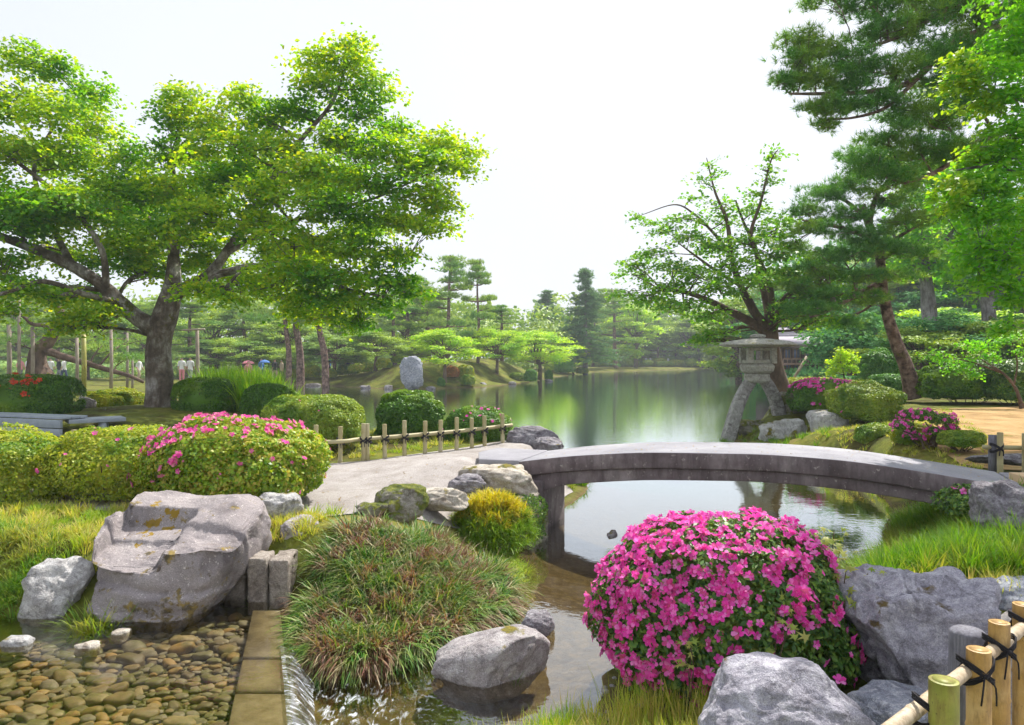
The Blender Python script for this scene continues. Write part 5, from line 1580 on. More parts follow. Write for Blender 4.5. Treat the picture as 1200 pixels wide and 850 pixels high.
PADS = [(800, 258, 0, 26, 8), (780, 272, .2, 22, 7), (760, 300, .2, 30, 8), (742, 312, 0, 20, 5), (790, 312, -.4, 34, 8), (830, 290, 0, 34, 9), (805, 280, -.6, 26, 8), (845, 262, .4, 26, 10), (870, 285, -.6, 34, 10), (905, 275, -.3, 34, 10),
        (852, 240, 0, 22, 8), (885, 250, .2, 24, 9), (920, 262, 0, 26, 9), (905, 300, -.8, 34, 10), (862, 310, -1, 34, 10), (820, 325, -.9, 36, 11), (780, 338, -.8, 36, 9), (760, 352, -.5, 34, 7), (845, 338, -1.2, 36, 11), (885, 330, -1.4, 34, 10),
        (920, 322, -.7, 34, 10), (950, 305, 0, 30, 10), (965, 325, -.6, 34, 9), (800, 360, -.9, 34, 9), (830, 372, -.8, 30, 8), (845, 392, -1.0, 30, 8), (828, 400, -1.0, 22, 6), (940, 352, -1.0, 36, 10), (985, 345, -.8, 30, 9), (925, 372, -.9, 30, 8), (960, 375, -.6, 30, 8),
        (740, 322, .6, 24, 6), (735, 345, .4, 20, 5), (828, 195, 0, 8, 7), (822, 215, 0, 10, 5), (838, 205, .2, 8, 5), (905, 180, -.4, 12, 6), (893, 200, -.4, 9, 5), (900, 215, -.4, 12, 4), (812, 232, .2, 9, 5), (885, 226, -.5, 12, 5), (757, 262, 0, 8, 3), (748, 255, 0, 6, 2)]
hero_tree('layered_maple', 'open layered tree with dark spreading limbs rising behind the stone lantern', at(925, 492, D), limbs, PADS, D, T_LANT, B_BROWN, .115, 19, 12, spray_r=.42, sub=28, twigs=7, flat=.035, tilt=.25)

# ---- leaning red pine, right
D = 21.0
limbs = [
    ([(1072, 466, D), (1062, 430, D), (1048, 395, D), (1038, 360, D), (1033, 325, D), (1030, 295, D), (1018, 262, D), (1010, 240, D)], .21, .10),
    ([(1030, 332, D), (1005, 345, D - .5), (975, 362, D - .9), (950, 372, D - 1.2)], .10, .03),
    ([(1034, 345, D), (1015, 362, D + .3), (995, 372, D + .5)], .07, .02),
    ([(1024, 280, D), (990, 268, D - .4), (960, 262, D - .8), (940, 258, D - 1)], .09, .02),
    ([(1028, 300, D), (1050, 280, D - .5), (1080, 262, D - 1)], .09, .03),
    ([(1018, 262, D), (1030, 225, D - .2), (1060, 200, D - .4), (1090, 190, D - .6)], .09, .03),
    ([(1014, 255, D), (990, 235, D), (965, 225, D)], .08, .02),
]
PADS = [(965, 228, -.2, 32, 11), (945, 246, -.6, 22, 9), (990, 218, 0, 30, 10), (1015, 205, 0, 32, 11), (985, 252, -.5, 34, 9), (1050, 195, -.4, 34, 12), (1040, 232, -.4, 34, 11), (1075, 212, -.6, 34, 12), (958, 268, -.9, 30, 8), (1000, 275, -.6, 36, 9), (1060, 262, -.7, 36, 11),
        (1090, 250, -1, 34, 11), (1035, 290, -.8, 36, 9), (985, 300, -.6, 38, 9), (1075, 295, -.8, 32, 9), (955, 318, -.8, 34, 8), (1005, 325, -.6, 38, 8), (1050, 322, -.6, 30, 8), (975, 345, -1, 36, 8), (1010, 350, -.2, 30, 8), (945, 362, -1.2, 36, 8), (985, 380, .3, 30, 7), (940, 335, -.8, 26, 7), (925, 290, .5, 22, 7), (1010, 180, .5, 26, 8)]
hero_tree('leaning_pine', 'pine with a curved leaning reddish trunk on the sandy ground', at(1072, 462, D), limbs, PADS, D, T_PINE, B_PINE, .18, 38, 13, spray_r=.24, flat=.04, needles=True, sub=9, twigs=6, trunk_wob=.06)

# ---- big pine reaching in from the upper right
D = 15.0
limbs = [
    ([(1290, 470, D + 1), (1282, 350, D + .8), (1275, 200, D + .4), (1262, 60, D), (1240, -80, D)], .38, .2),
    ([(1268, 60, D), (1215, 25, D), (1160, 35, D - .2), (1110, 55, D - .4), (1070, 95, D - .6), (1015, 108, D - .7), (960, 110, D - .8), (925, 110, D - .8)], .13, .02),
    ([(1272, 160, D), (1200, 150, D - .2), (1150, 165, D - .3), (1100, 200, D - .5), (1060, 215, D - .6)], .11, .03),
    ([(1255, 0, D), (1200, -20, D - .2), (1120, 5, D - .5), (1060, 40, D - .6), (1000, 62, D - .7)], .12, .02),
    ([(1075, 92, D - .6), (1040, 125, D - .7), (1000, 138, D - .8), (960, 140, D - .8)], .05, .015),
    ([(1250, -40, D), (1150, -50, D), (1060, -35, D), (960, -20, D)], .12, .03),
]
PADS = [(938, 50, -.8, 26, 10), (965, 58, -.8, 28, 12), (935, 72, -.9, 24, 9), (920, 96, -.9, 22, 9), (955, 92, -.8, 34, 13), (1000, 75, -.7, 36, 14), (990, 100, -.7, 34, 12), (955, 130, -.8, 26, 8), (985, 125, -.8, 34, 10), (1025, 120, -.7, 34, 10), (968, 146, -.8, 12, 6),
        (1030, 40, -.6, 38, 16), (1075, 30, -.5, 40, 16), (1045, 85, -.6, 38, 13), (1085, 70, -.4, 40, 15), (1020, 5, -.5, 36, 12), (1060, 0, -.4, 40, 14), (1110, 10, -.3, 44, 16), (1150, 25, -.2, 42, 16), (1125, 55, -.3, 40, 14), (1165, 70, 0, 40, 15), (1110, 100, -.3, 40, 12),
        (1060, 130, -.5, 34, 11), (1100, 140, -.3, 40, 13), (1140, 125, 0, 40, 14), (1040, 162, -.5, 34, 12), (1075, 175, -.4, 40, 13), (1020, 190, -.6, 32, 10), (1050, 205, -.6, 38, 10), (1110, 185, -.2, 40, 14), (1150, 175, 0, 40, 15), (960, -2, -.4, 30, 6), (1000, -14, -.4, 40, 8),
        (1190, 40, 0, 40, 20), (1200, 0, 0, 50, 20), (1100, -30, 0, 60, 16), (1180, -40, 0, 60, 20), (1260, -30, 0, 60, 30), (1280, 60, 0, 60, 30)]
hero_tree('overhanging_pine', 'dark pine boughs reaching in from the top right corner', (at(1290, 470, D + 1)[0], D + 1, .7), limbs, PADS, D, T_PINE, B_PINE, .16, 50, 14, spray_r=.22, flat=.04, needles=True, sub=10, twigs=6)

# ---- bright broadleaf tree at the right edge
D = 10.5
limbs = [
    ([(1330, 560, D), (1322, 420, D), (1312, 300, D), (1305, 180, D), (1290, 60, D)], .24, .10),
    ([(1308, 260, D), (1260, 215, D), (1200, 185, D), (1150, 195, D), (1118, 200, D)], .06, .012),
    ([(1308, 200, D), (1250, 140, D), (1190, 115, D), (1140, 100, D)], .06, .012),
    ([(1316, 330, D), (1260, 320, D), (1200, 300, D), (1150, 290, D)], .06, .012),
    ([(1316, 380, D), (1260, 385, D), (1210, 375, D)], .04, .012),
    ([(1292, 80, D), (1300, -10, D - 1), (1280, -80, D - 2.2), (1220, -110, D - 3)], .09, .03),  # limb carrying the added shading boughs above the frame
]
PADS = [(1180, 52, 0, 40, 18), (1130, 78, 0, 30, 14), (1160, 88, -.3, 40, 18), (1120, 102, 0, 22, 10), (1190, 110, -.2, 36, 20), (1150, 128, 0, 34, 14), (1185, 155, -.3, 34, 18), (1140, 190, .2, 26, 10), (1165, 182, 0, 36, 14), (1120, 212, 0, 28, 10), (1150, 222, -.2, 36, 16), (1190, 205, -.2, 34, 22),
        (1135, 250, 0, 34, 16), (1175, 255, -.3, 38, 20), (1145, 285, 0, 34, 18), (1185, 300, -.3, 34, 22), (1140, 315, 0, 26, 16), (1165, 335, 0, 34, 16), (1195, 350, 0, 24, 16), (1205, 60, .6, 50, 34), (1215, 180, .6, 40, 40), (1215, 280, .6, 44, 40), (1110, 235, .4, 22, 8), (1185, 385, .4, 24, 7),
        (1250, 100, 0, 60, 50), (1260, 220, 0, 60, 50), (1265, 330, 0, 50, 36), (1240, 20, 0, 60, 40), (1300, 100, 0, 70, 50), (1200, -30, 0, 60, 40),
        (1165, -75, -3.0, 80, 34), (1235, -95, -3.0, 90, 38), (1310, -70, -2.6, 90, 38), (1200, -150, -3.2, 90, 34), (1280, -170, -3.0, 90, 40), (1120, -120, -3.2, 70, 26), (1340, -20, -2.2, 80, 44), (1370, -140, -2.6, 100, 44)]  # unseen boughs above the frame, added to shade the right-hand rocks
hero_tree('broadleaf_tree', 'bright lime leafed tree leaning in along the right frame edge', (at(1330, 560, D)[0], D, .6), limbs, PADS, D, T_LIME, B_GREY, .085, 60, 15, spray_r=.22, sub=26, twigs=6, flat=.04)

# ---- mid distance green trees right
D = 34.0
limbs = [([(1092, 440, D), (1090, 380, D), (1085, 330, D), (1078, 280, D)], .42, .22), ([(1085, 330, D), (1060, 300, D), (1040, 260, D)], .15, .05), ([(1085, 320, D), (1110, 280, D), (1130, 250, D)], .15, .05)]
PADS = [(1065, 232, 0, 34, 14), (1100, 222, 0, 34, 16), (1085, 255, -1, 44, 16), (1120, 262, 0, 40, 16), (1060, 282, 0, 40, 14), (1100, 295, -1, 46, 15), (1135, 300, 0, 36, 14), (1070, 312, -.5, 36, 12), (1110, 320, 0, 40, 10), (1090, 200, 0, 40, 18), (1130, 210, 0, 40, 20)]
hero_tree('broadleaf_tree', 'mid green tree with a grey trunk seen past the leaning pine', at(1092, 440, D), limbs, PADS, D, T_LIME, B_GREY, .22, 7, 16, spray_r=.7, sub=26, twigs=4)
D = 33.0
limbs = [([(1166, 440, D), (1162, 400, D), (1156, 345, D), (1150, 300, D)], .40, .25), ([(1156, 330, D), (1180, 300, D), (1200, 260, D)], .15, .05)]
PADS = [(1160, 290, 0, 44, 20), (1190, 320, 0, 40, 18), (1140, 335, .5, 30, 10), (1200, 270, 0, 44, 24), (1225, 330, 0, 44, 24), (1170, 240, 0, 60, 24)]
hero_tree('broadleaf_tree', 'green tree with a pale grey trunk standing near the right frame edge', at(1166, 440, D), limbs, PADS, D, T_DEEP, B_GREY, .22, 7, 17, spray_r=.7, sub=26, twigs=4)
# rounded green tree over the teahouse corner
D = 36.0
limbs = [([(1000, 440, D), (998, 415, D), (992, 390, D)], .22, .12)]
PADS = [(960, 395, 0, 22, 12), (985, 380, 0, 26, 12), (1015, 378, 0, 28, 12), (955, 412, -.3, 18, 9), (985, 400, -1, 34, 14), (1020, 402, -1, 34, 14), (1045, 392, 0, 26, 12), (975, 418, -.8, 26, 9), (1010, 420, -.8, 30, 10), (1048, 415, -.4, 24, 12)]
hero_tree('broadleaf_tree', 'low domed blue green tree beside the teahouse roof', at(1000, 440, D), limbs, PADS, D, T_DEEP, B_BROWN, .19, 12, 18, spray_r=.5, sub=26, twigs=3)
D = 23.0
limbs = [([(990, 450, D), (988, 435, D), (984, 420, D)], .03, .015)]
PADS = [(980, 424, 0, 12, 5), (992, 432, 0, 13, 5), (975, 436, 0, 9, 3), (998, 420, 0, 10, 4), (985, 414, 0, 7, 3)]
hero_tree('young_maple', 'small bright young maple just right of the flat topped pink azalea', at(990, 450, D), limbs, PADS, D, T_FARM, B_BROWN, .09, 60, 19, spray_r=.2, sub=20, twigs=3)
D = 18.5
limbs = [([(1198, 478, D), (1190, 455, D), (1176, 438, D), (1160, 428, D), (1148, 420, D)], .05, .012), ([(1188, 452, D), (1192, 425, D), (1185, 400, D)], .03, .01), ([(1176, 438, D), (1140, 425, D), (1105, 418, D), (1090, 416, D)], .025, .008)]
PADS = [(1092, 415, 0, 12, 3), (1108, 420, 0, 16, 5), (1125, 425, .2, 16, 5), (1120, 434, 0, 14, 4), (1150, 408, 0, 18, 4), (1135, 404, 0, 14, 4), (1172, 402, 0, 18, 4), (1188, 396, 0, 20, 5), (1165, 418, .2, 12, 3), (1195, 412, 0, 14, 4), (1145, 440, 0, 10, 4)]
hero_tree('young_maple', 'slender crooked young tree with yellow green sprays over the right hand bushes', at(1198, 476, D), limbs, PADS, D, T_LIME, B_BROWN, .085, 48, 20, spray_r=.2, sub=14, twigs=3)


# ------------------------------------------------------------------ background trees: prototypes in local coordinates, then copies
def proto(kind, seed, H):
    """returns (trunk mesh builder, crown mesh builder) for a tree of height H standing at the origin"""
    g = np.random.default_rng(seed); tr = MB(); fo = MB()
    if kind == 'pine':          # open pine: bare bent trunk, flat cloud layers
        lean = g.normal(size=2) * H * .06
        P = catmull([(0, 0, -.3), (lean[0] * .4, lean[1] * .4, H * .35), (lean[0] * .6 + g.normal() * .2, lean[1], H * .7), (lean[0], lean[1], H * .97)], 14)
        tube(tr, P, np.linspace(H * .024, H * .006, 14), 7)
        for k in range(30):
            u = g.uniform(.20, 1.0); s0 = P[int(u * 13)]; a = g.uniform(0, 2 * PI); R = H * .27 * (1.12 - u) ** .6 * g.uniform(.5, 1.1)
            c = s0 + [R * math.cos(a), R * math.sin(a), H * .02]
            tube(tr, catmull([s0, (s0 + c) / 2 + [0, 0, -H * .01], c], 5), np.linspace(H * .007, H * .002, 5), 4, cap=False)
            n = 70; X = H * .115 * g.uniform(.55, 1.2)
            o = norm(g.normal(size=(n, 3))) * (g.uniform(size=n) ** .5)[:, None] * [X, X, X * .24]
            scatter(fo, *NEEDF, c + o, frames(o * .3 + [0, 0, 1] + g.normal(size=o.shape) * .45, g), H * .036 * g.uniform(.7, 1.3, n))
        return tr, fo
    if kind == 'fir':           # tapering dark conifer with layered boughs
        P = np.array([(0, 0, -.3), (0, 0, H * .5), (.1, 0, H)]); P = catmull(P, 10); tube(tr, P, np.linspace(H * .02, H * .003, 10), 7)
        for k in range(190):
            u = g.uniform(.16, .99); a = g.uniform(0, 2 * PI); R = H * .31 * (1.02 - u) ** .85 * g.uniform(.35, 1.15)
            s0 = np.array([0, 0, H * u]); n = int(20 + R * 22 / max(H * .2, .1)); q = g.uniform(.25, 1, n)
            c = s0 + np.stack([R * q * math.cos(a), R * q * math.sin(a), -R * .18 * q + g.normal(size=n) * H * .006], -1) + g.normal(size=(n, 3)) * [H * .013, H * .013, H * .003]
            tube(tr, [s0, s0 + [R * math.cos(a), R * math.sin(a), -R * .18]], [H * .004, H * .001], 3, cap=False)
            scatter(fo, *NEEDF, c, frames(np.array([math.cos(a) * .6, math.sin(a) * .6, .7]) + g.normal(size=c.shape) * .4, g), H * .024 * g.uniform(.7, 1.3, n))
        return tr, fo
    # broadleaf / maple: short trunk, layered pads in a dome
    tall = kind == 'broad'
    P = catmull([(0, 0, -.3), (g.normal() * .1, g.normal() * .1, H * .25), (g.normal() * H * .04, 0, H * .55)], 8)
    tube(tr, P, np.linspace(H * .035, H * .014, 8), 8)
    npd = 44 if tall else 50
    for k in range(npd):
        d = norm(g.normal(size=3)); d[2] = d[2] if tall else (d[2] if d[2] > -.55 else -d[2])
        rr = g.uniform(.45, 1) ** .6
        c = np.array([0, 0, H * (.55 if tall else .52)]) + d * rr * [H * (.36 if tall else .52), H * (.36 if tall else .52), H * (.42 if tall else .40)]
        s0 = P[g.integers(4, 8)]
        tube(tr, catmull([s0, (s0 + c) / 2 + g.normal(size=3) * H * .02, c], 5), np.linspace(H * .009, H * .002, 5), 4, cap=False)
        X = H * (.13 if tall else .15) * g.uniform(.7, 1.25); n = 15; m_ = 20
        o = norm(g.normal(size=(n, 3))) * (g.uniform(size=n) ** .5)[:, None] * [X, X, X * .38]
        T = (c + o)[:, None, :] + g.normal(size=(n, m_, 3)) * [X * .28, X * .28, X * .05]
        nr = np.repeat(norm(o + [0, 0, X]), m_, 0) + g.normal(size=(n * m_, 3)) * .4
        scatter(fo, *LEAFW, T.reshape(-1, 3), frames(nr, g), H * .028 * g.uniform(.6, 1.25, n * m_))
    return tr, fo


PROTO = {}
def far_tree(kind, var, mat, bark, px, D, top_py, label, name, group=None, wide=1.0, base_z=None, rz=None):
    """a tree whose top shows at row top_py, built once per kind and copied"""
    x = (px - CX) / F * D; zb = hz(x, D) if base_z is None else base_z
    H = (EZ - (top_py - HY) / F * D) - zb
    key = (kind, var, mat.name); base = (x, D, zb)
    sc = H / 10.0
    if key not in PROTO:
        root = thing(name, (0, 0, 0), label, 'tree', group)
        tr, fo = proto(kind, 300 + var * 7 + len(kind), 10.0)
        tr.build('trunk', bark, root, smooth=True); fo.build('crown', mat, root)
        PROTO[key] = root
        root.location = base; root.scale = (sc * wide, sc * wide, sc); root.rotation_euler = (0, 0, rz or 0)
        return root
    r = copy_thing(PROTO[key], base, rz if rz is not None else RNG.uniform(0, 6.28), (sc * wide, sc * wide, sc), label)
    r.name = name
    if 'group' in r: del r['group']
    if group: r['group'] = group
    return r


# salient trees of the island and far shore
T = far_tree
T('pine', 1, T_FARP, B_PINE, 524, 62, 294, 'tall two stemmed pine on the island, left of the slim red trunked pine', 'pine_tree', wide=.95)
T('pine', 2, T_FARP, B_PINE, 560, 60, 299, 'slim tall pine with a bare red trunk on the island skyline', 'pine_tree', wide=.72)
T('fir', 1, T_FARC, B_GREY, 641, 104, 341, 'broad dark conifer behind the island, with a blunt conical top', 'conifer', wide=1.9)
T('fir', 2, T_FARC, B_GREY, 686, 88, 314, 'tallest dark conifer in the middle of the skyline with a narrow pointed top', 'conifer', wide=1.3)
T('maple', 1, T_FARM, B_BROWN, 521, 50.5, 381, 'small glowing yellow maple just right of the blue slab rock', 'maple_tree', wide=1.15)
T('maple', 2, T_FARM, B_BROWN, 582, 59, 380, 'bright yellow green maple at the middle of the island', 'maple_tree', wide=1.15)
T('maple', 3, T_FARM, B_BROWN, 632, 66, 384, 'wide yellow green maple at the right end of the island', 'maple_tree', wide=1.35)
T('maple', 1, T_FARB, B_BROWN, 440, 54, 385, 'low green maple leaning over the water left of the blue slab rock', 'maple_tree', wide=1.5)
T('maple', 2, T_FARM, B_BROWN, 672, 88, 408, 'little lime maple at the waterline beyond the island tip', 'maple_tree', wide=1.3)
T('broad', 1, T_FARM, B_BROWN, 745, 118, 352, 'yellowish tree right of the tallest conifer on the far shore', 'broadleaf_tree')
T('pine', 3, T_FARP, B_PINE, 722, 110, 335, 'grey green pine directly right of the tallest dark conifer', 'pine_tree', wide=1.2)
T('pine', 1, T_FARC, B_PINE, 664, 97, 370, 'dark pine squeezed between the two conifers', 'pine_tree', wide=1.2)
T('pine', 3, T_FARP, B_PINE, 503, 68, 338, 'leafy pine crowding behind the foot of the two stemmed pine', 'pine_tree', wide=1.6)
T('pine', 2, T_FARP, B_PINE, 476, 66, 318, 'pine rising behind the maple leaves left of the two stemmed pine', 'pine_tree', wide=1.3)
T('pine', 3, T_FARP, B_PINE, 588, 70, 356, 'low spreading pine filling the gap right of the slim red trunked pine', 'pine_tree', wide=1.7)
# far belt: grey-green pines and broadleaf trees, told apart by little
gL = 'trees of the wooded belt behind the left bank'; gF = 'trees lining the far shore of the pond'; gR = 'trees packed behind the right bank'
gi = np.random.default_rng(99)
for k in range(22):
    px = -60 + k * 26 + gi.uniform(-8, 8); Dd = gi.uniform(56, 84); kind = 'pine' if k % 3 else 'broad'
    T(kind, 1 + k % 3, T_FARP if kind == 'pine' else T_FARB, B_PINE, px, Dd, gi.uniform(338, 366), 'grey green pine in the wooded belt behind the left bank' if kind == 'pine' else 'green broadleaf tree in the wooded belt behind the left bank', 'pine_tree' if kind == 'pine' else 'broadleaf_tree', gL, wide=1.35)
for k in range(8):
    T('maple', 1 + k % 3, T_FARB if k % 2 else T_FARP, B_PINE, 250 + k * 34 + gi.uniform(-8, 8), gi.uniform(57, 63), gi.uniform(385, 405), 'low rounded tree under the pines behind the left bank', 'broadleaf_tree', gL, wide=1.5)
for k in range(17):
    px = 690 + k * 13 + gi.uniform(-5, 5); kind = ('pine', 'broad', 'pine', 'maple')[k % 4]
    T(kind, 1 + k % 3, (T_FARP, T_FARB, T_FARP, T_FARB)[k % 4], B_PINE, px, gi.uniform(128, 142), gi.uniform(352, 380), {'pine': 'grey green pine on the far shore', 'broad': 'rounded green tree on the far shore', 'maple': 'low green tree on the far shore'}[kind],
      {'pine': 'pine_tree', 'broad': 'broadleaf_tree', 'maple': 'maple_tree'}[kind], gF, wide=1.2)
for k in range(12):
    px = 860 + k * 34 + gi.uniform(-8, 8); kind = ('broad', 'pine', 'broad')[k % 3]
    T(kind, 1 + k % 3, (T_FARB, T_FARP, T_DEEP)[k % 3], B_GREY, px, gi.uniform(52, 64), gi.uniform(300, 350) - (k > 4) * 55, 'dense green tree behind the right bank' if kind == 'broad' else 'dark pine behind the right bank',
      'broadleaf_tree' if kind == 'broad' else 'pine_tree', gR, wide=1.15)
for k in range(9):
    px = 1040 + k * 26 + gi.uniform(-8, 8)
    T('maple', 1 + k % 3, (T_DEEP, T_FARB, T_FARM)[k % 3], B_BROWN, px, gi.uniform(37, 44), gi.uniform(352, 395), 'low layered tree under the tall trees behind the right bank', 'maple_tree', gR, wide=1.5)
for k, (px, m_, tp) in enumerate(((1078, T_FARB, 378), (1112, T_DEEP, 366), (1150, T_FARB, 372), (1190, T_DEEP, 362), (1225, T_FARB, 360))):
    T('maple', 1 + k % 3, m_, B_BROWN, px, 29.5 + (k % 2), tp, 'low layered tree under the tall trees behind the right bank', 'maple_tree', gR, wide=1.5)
# three bare trunks below the big maple
for px, tx, D_, r, lab in ((338, 335, 50, .17, 'straight dark tree trunk behind the iris bed, left of three'), (352, 347, 52, .24, 'thick grey tree trunk behind the iris bed, middle of three'), (382, 374, 51, .22, 'slightly leaning brown tree trunk behind the iris bed, right of three')):
    x = (px - CX) / F * D_; zb = hz(x, D_)
    root = thing('pine_tree', (x, D_, zb), lab, 'tree'); mb = MB()
    tube(mb, catmull([(x, D_, zb - .2), at((px + tx) / 2 + 2, 415, D_), at(tx, 385, D_), at(tx - 2, 345, D_)], 14), np.linspace(r * 1.3, r * .7, 14), 9, wob=.06)
    mb.build('trunk', B_PINE, root, smooth=True); fo = MB(); g = np.random.default_rng(int(px))
    for q in range(16):
        c = at(tx + g.uniform(-46, 46), g.uniform(325, 378), D_ + g.uniform(-2, 2)); n = 60
        o = norm(g.normal(size=(n, 3))) * (g.uniform(size=n) ** .5)[:, None] * [1.1, 1.1, .3]
        scatter(fo, *NEEDF, c + o, frames(o * .3 + [0, 0, 1] + g.normal(size=o.shape) * .45, g), .34)
    fo.build('crown', T_FARP, root)
# crooked pine with props, left
D = 30.0
limbs = [([(50, 452, D), (44, 430, D), (45, 412, D), (55, 402, D), (66, 385, D), (72, 370, D), (60, 350, D)], .48, .14),
         ([(56, 412, D), (80, 420, D - .3), (105, 427, D - .5), (128, 434, D - .6), (150, 440, D - .7), (168, 448, D - .8)], .17, .06),
         ([(62, 392, D), (52, 382, D - .5), (38, 380, D - .6), (22, 368, D - .8), (0, 369, D - 1), (-20, 372, D - 1)], .10, .04)]
PADS = [(30, 380, 0, 26, 5), (10, 400, -.5, 30, 6), (120, 405, 0, 34, 7), (150, 420, 0, 30, 6), (100, 392, .5, 34, 7), (60, 345, 0, 34, 6), (20, 350, .5, 34, 6), (150, 400, .8, 30, 6), (-10, 380, 0, 30, 6)]
hero_tree('old_pine', 'crooked old pine trunk with a low branch carried by wooden props', at(50, 447, D), limbs, PADS, D, T_FARP, B_BROWN, .26, 7, 71, spray_r=.5, flat=.08, needles=True, sub=6, twigs=2)
M_POLE = surf_mat('weathered_pole', [(.3, (.22, .18, .14)), (.7, (.36, .31, .26))], 3, 4, .9, .2, 20, .01)
POLES = [(10.5, 380, 458, 30, .13, 'weathered prop pole at the far left under the old pine'), (22, 340, 458, 29, .09, 'tallest thin prop pole left of the crooked trunk'), (38, 383, 440, 29.5, .11, 'pale prop pole under the left branch of the old pine'),
         (90, 396, 458, 28.4, .09, 'thin pale prop pole touching the yellow bamboo pole'), (98, 392, 458, 28, .13, 'yellow green bamboo prop pole, thicker than its neighbours'), (130, 384, 458, 28, .09, 'white prop pole midway between yellow pole and maple trunk'),
         (149, 390, 438, 36, .09, 'distant thin prop pole just left of the maple trunk'), (155, 418, 436, 36, .08, 'short thin prop pole beside the maple trunk'), (231, 386, 441, 28, .10, 'pale prop pole right of the maple trunk carrying a crossbar')]
for px, t_, b_, D_, r, lab in POLES:
    r *= .72
    a = at(px, t_, D_); zb = hz(a[0], D_) - .05
    mb = MB(); tube(mb, [(a[0], D_, zb), (a[0] + .02, D_, (zb + a[2]) / 2), a], [r, r * .95, r * .9], 10)
    if px == 231: tube(mb, [at(214, 387, D_ - .1), at(240, 386, D_ - .1)], .04, 6)
    tag(mb.build('prop_pole', M_BAMG if px == 98 else M_POLE, smooth=True), lab, 'pole', 'wooden props under the old pine')

# ------------------------------------------------------------------ small shrubs of the island and shores
def far_shrub(px, D, wpx, hpx, label, mat, seed, group=None):
    x = (px - CX) / F * D; z = hz(x, D); r = wpx / 2 / F * D; h = hpx / F * D
    return shrub('clipped_shrub', label, (x, D, max(z, 0) - .05), (r, r * .85), h, 1500, max(.11, r * .10), {L_BOX: L_MID, L_MID: L_YEL}.get(mat, mat), seed=seed, depth=.06, lump=.08, e=.75, stems=2, group=group, build_stems=False)


L_ORA = leaf_mat('orange_tipped_leaves', [(.20, .16, .03), (.42, .16, .05), (.5, .24, .06)], None, .3)
for k, a in enumerate([(366, 57, 20, 17, 'round two tone clipped shrub on the shore, second right of the iris bed', L_MID), (386, 56, 18, 13, 'small clipped shrub on the shore right of the round two tone one', L_MID),
                       (343, 58, 18, 12, 'small low shrub on the shore nearest the iris bed', L_YEL), (408, 58, 26, 14, 'loose dark shrub on the shore behind the dark domed shrub', L_BOX), (425, 55, 34, 12, 'reddish mounded shrub on the shore left of the blue slab rock', L_AZR),
                       (450, 53, 18, 14, 'neat clipped shrub just left of the blue slab rock', L_MID), (530, 51.5, 17, 15, 'orange tipped shrub under the glowing yellow maple', L_ORA), (545, 52.5, 22, 17, 'clipped green shrub behind the orange tipped shrub', L_MID),
                       (548, 50.8, 18, 14, 'round clipped shrub at the water right of the orange tipped shrub', L_BOX), (622, 59, 16, 17, 'green shrub overhanging the water at the right of the island', L_GREEN), (643, 64, 10, 13, 'small upright shrub at the island tip', L_GREEN),
                       (606, 61, 18, 10, 'dark shrub under the island maples', L_BOX), (662, 84, 26, 17, 'bushy green shrub left of the tall conifer foot', L_GREEN), (682, 88, 16, 9, 'low dark shrub right of the tall conifer foot', L_BOX),
                       (517, 49.3, 9, 12, 'little upright plant at the water between slab rock and yellow maple', L_GREEN), (470, 54, 22, 10, 'low dark shrub behind the blue slab rock', L_BOX)]):
    far_shrub(*a, 400 + k)
for k in range(14):
    far_shrub(706 + k * 12.2 + (k % 3) * 3, 127 + (k % 2) * 2, 15 + (k % 4) * 3, 7 + (k % 3) * 2, 'clipped shrub in the row along the far shore', (L_BOX, L_MID, L_BOX, L_YEL)[k % 4], 440 + k, 'clipped shrubs along the far shore')
# ------------------------------------------------------------------ far wood that reads as one mass
def woods(name, x0, x1, D0, D1, h0, h1, n, mat, seed, size=.55):
    g = np.random.default_rng(seed)
    x = g.uniform(x0, x1, n); y = g.uniform(D0, D1, n)
    prof = h0 + (h1 - h0) * (.5 + .5 * fbm(np.stack([x * .11, y * .05, x * 0], -1), seed, 3)).clip(0, 1)
    z = prof * g.uniform(0, 1, n) ** .7
    bump = fbm(np.stack([x * .45, y * .3, z * .5], -1), seed + 3, 2)
    k = bump > -.45
    P = np.stack([x, y, z], -1)[k]
    mb = MB(); nr = np.array([0, -.5, .8]) + g.normal(size=P.shape) * .5
    m_ = 5
    T = np.repeat(P, m_, 0) + g.normal(size=(len(P) * m_, 3)) * [size * .9, size * .6, size * .35]
    scatter(mb, *LEAFW, T, frames(np.repeat(nr, m_, 0), g), size * g.uniform(.5, 1.2, len(T)))
    o = mb.build(name, mat); tag(o, kind='stuff'); return o


woods('far_woods', -110, 8, 86, 104, 5.5, 12, 15000, T_FARB, 601, .6)
woods('far_woods', 5, 75, 144, 160, 7, 14, 10000, T_FARB, 602, .8)
woods('far_woods', 24, 75, 66, 84, 8, 15, 10000, T_DEEP, 603, .6)
woods('undergrowth', -62, -16, 60, 72, .6, 2.6, 6000, T_FARP, 604, .35)
woods('undergrowth', 8, 48, 136, 143, 1.0, 3.6, 4500, T_FARB, 606, .5)
woods('undergrowth', 17, 46, 44, 52, .6, 3.4, 11000, T_DEEP, 607, .26)

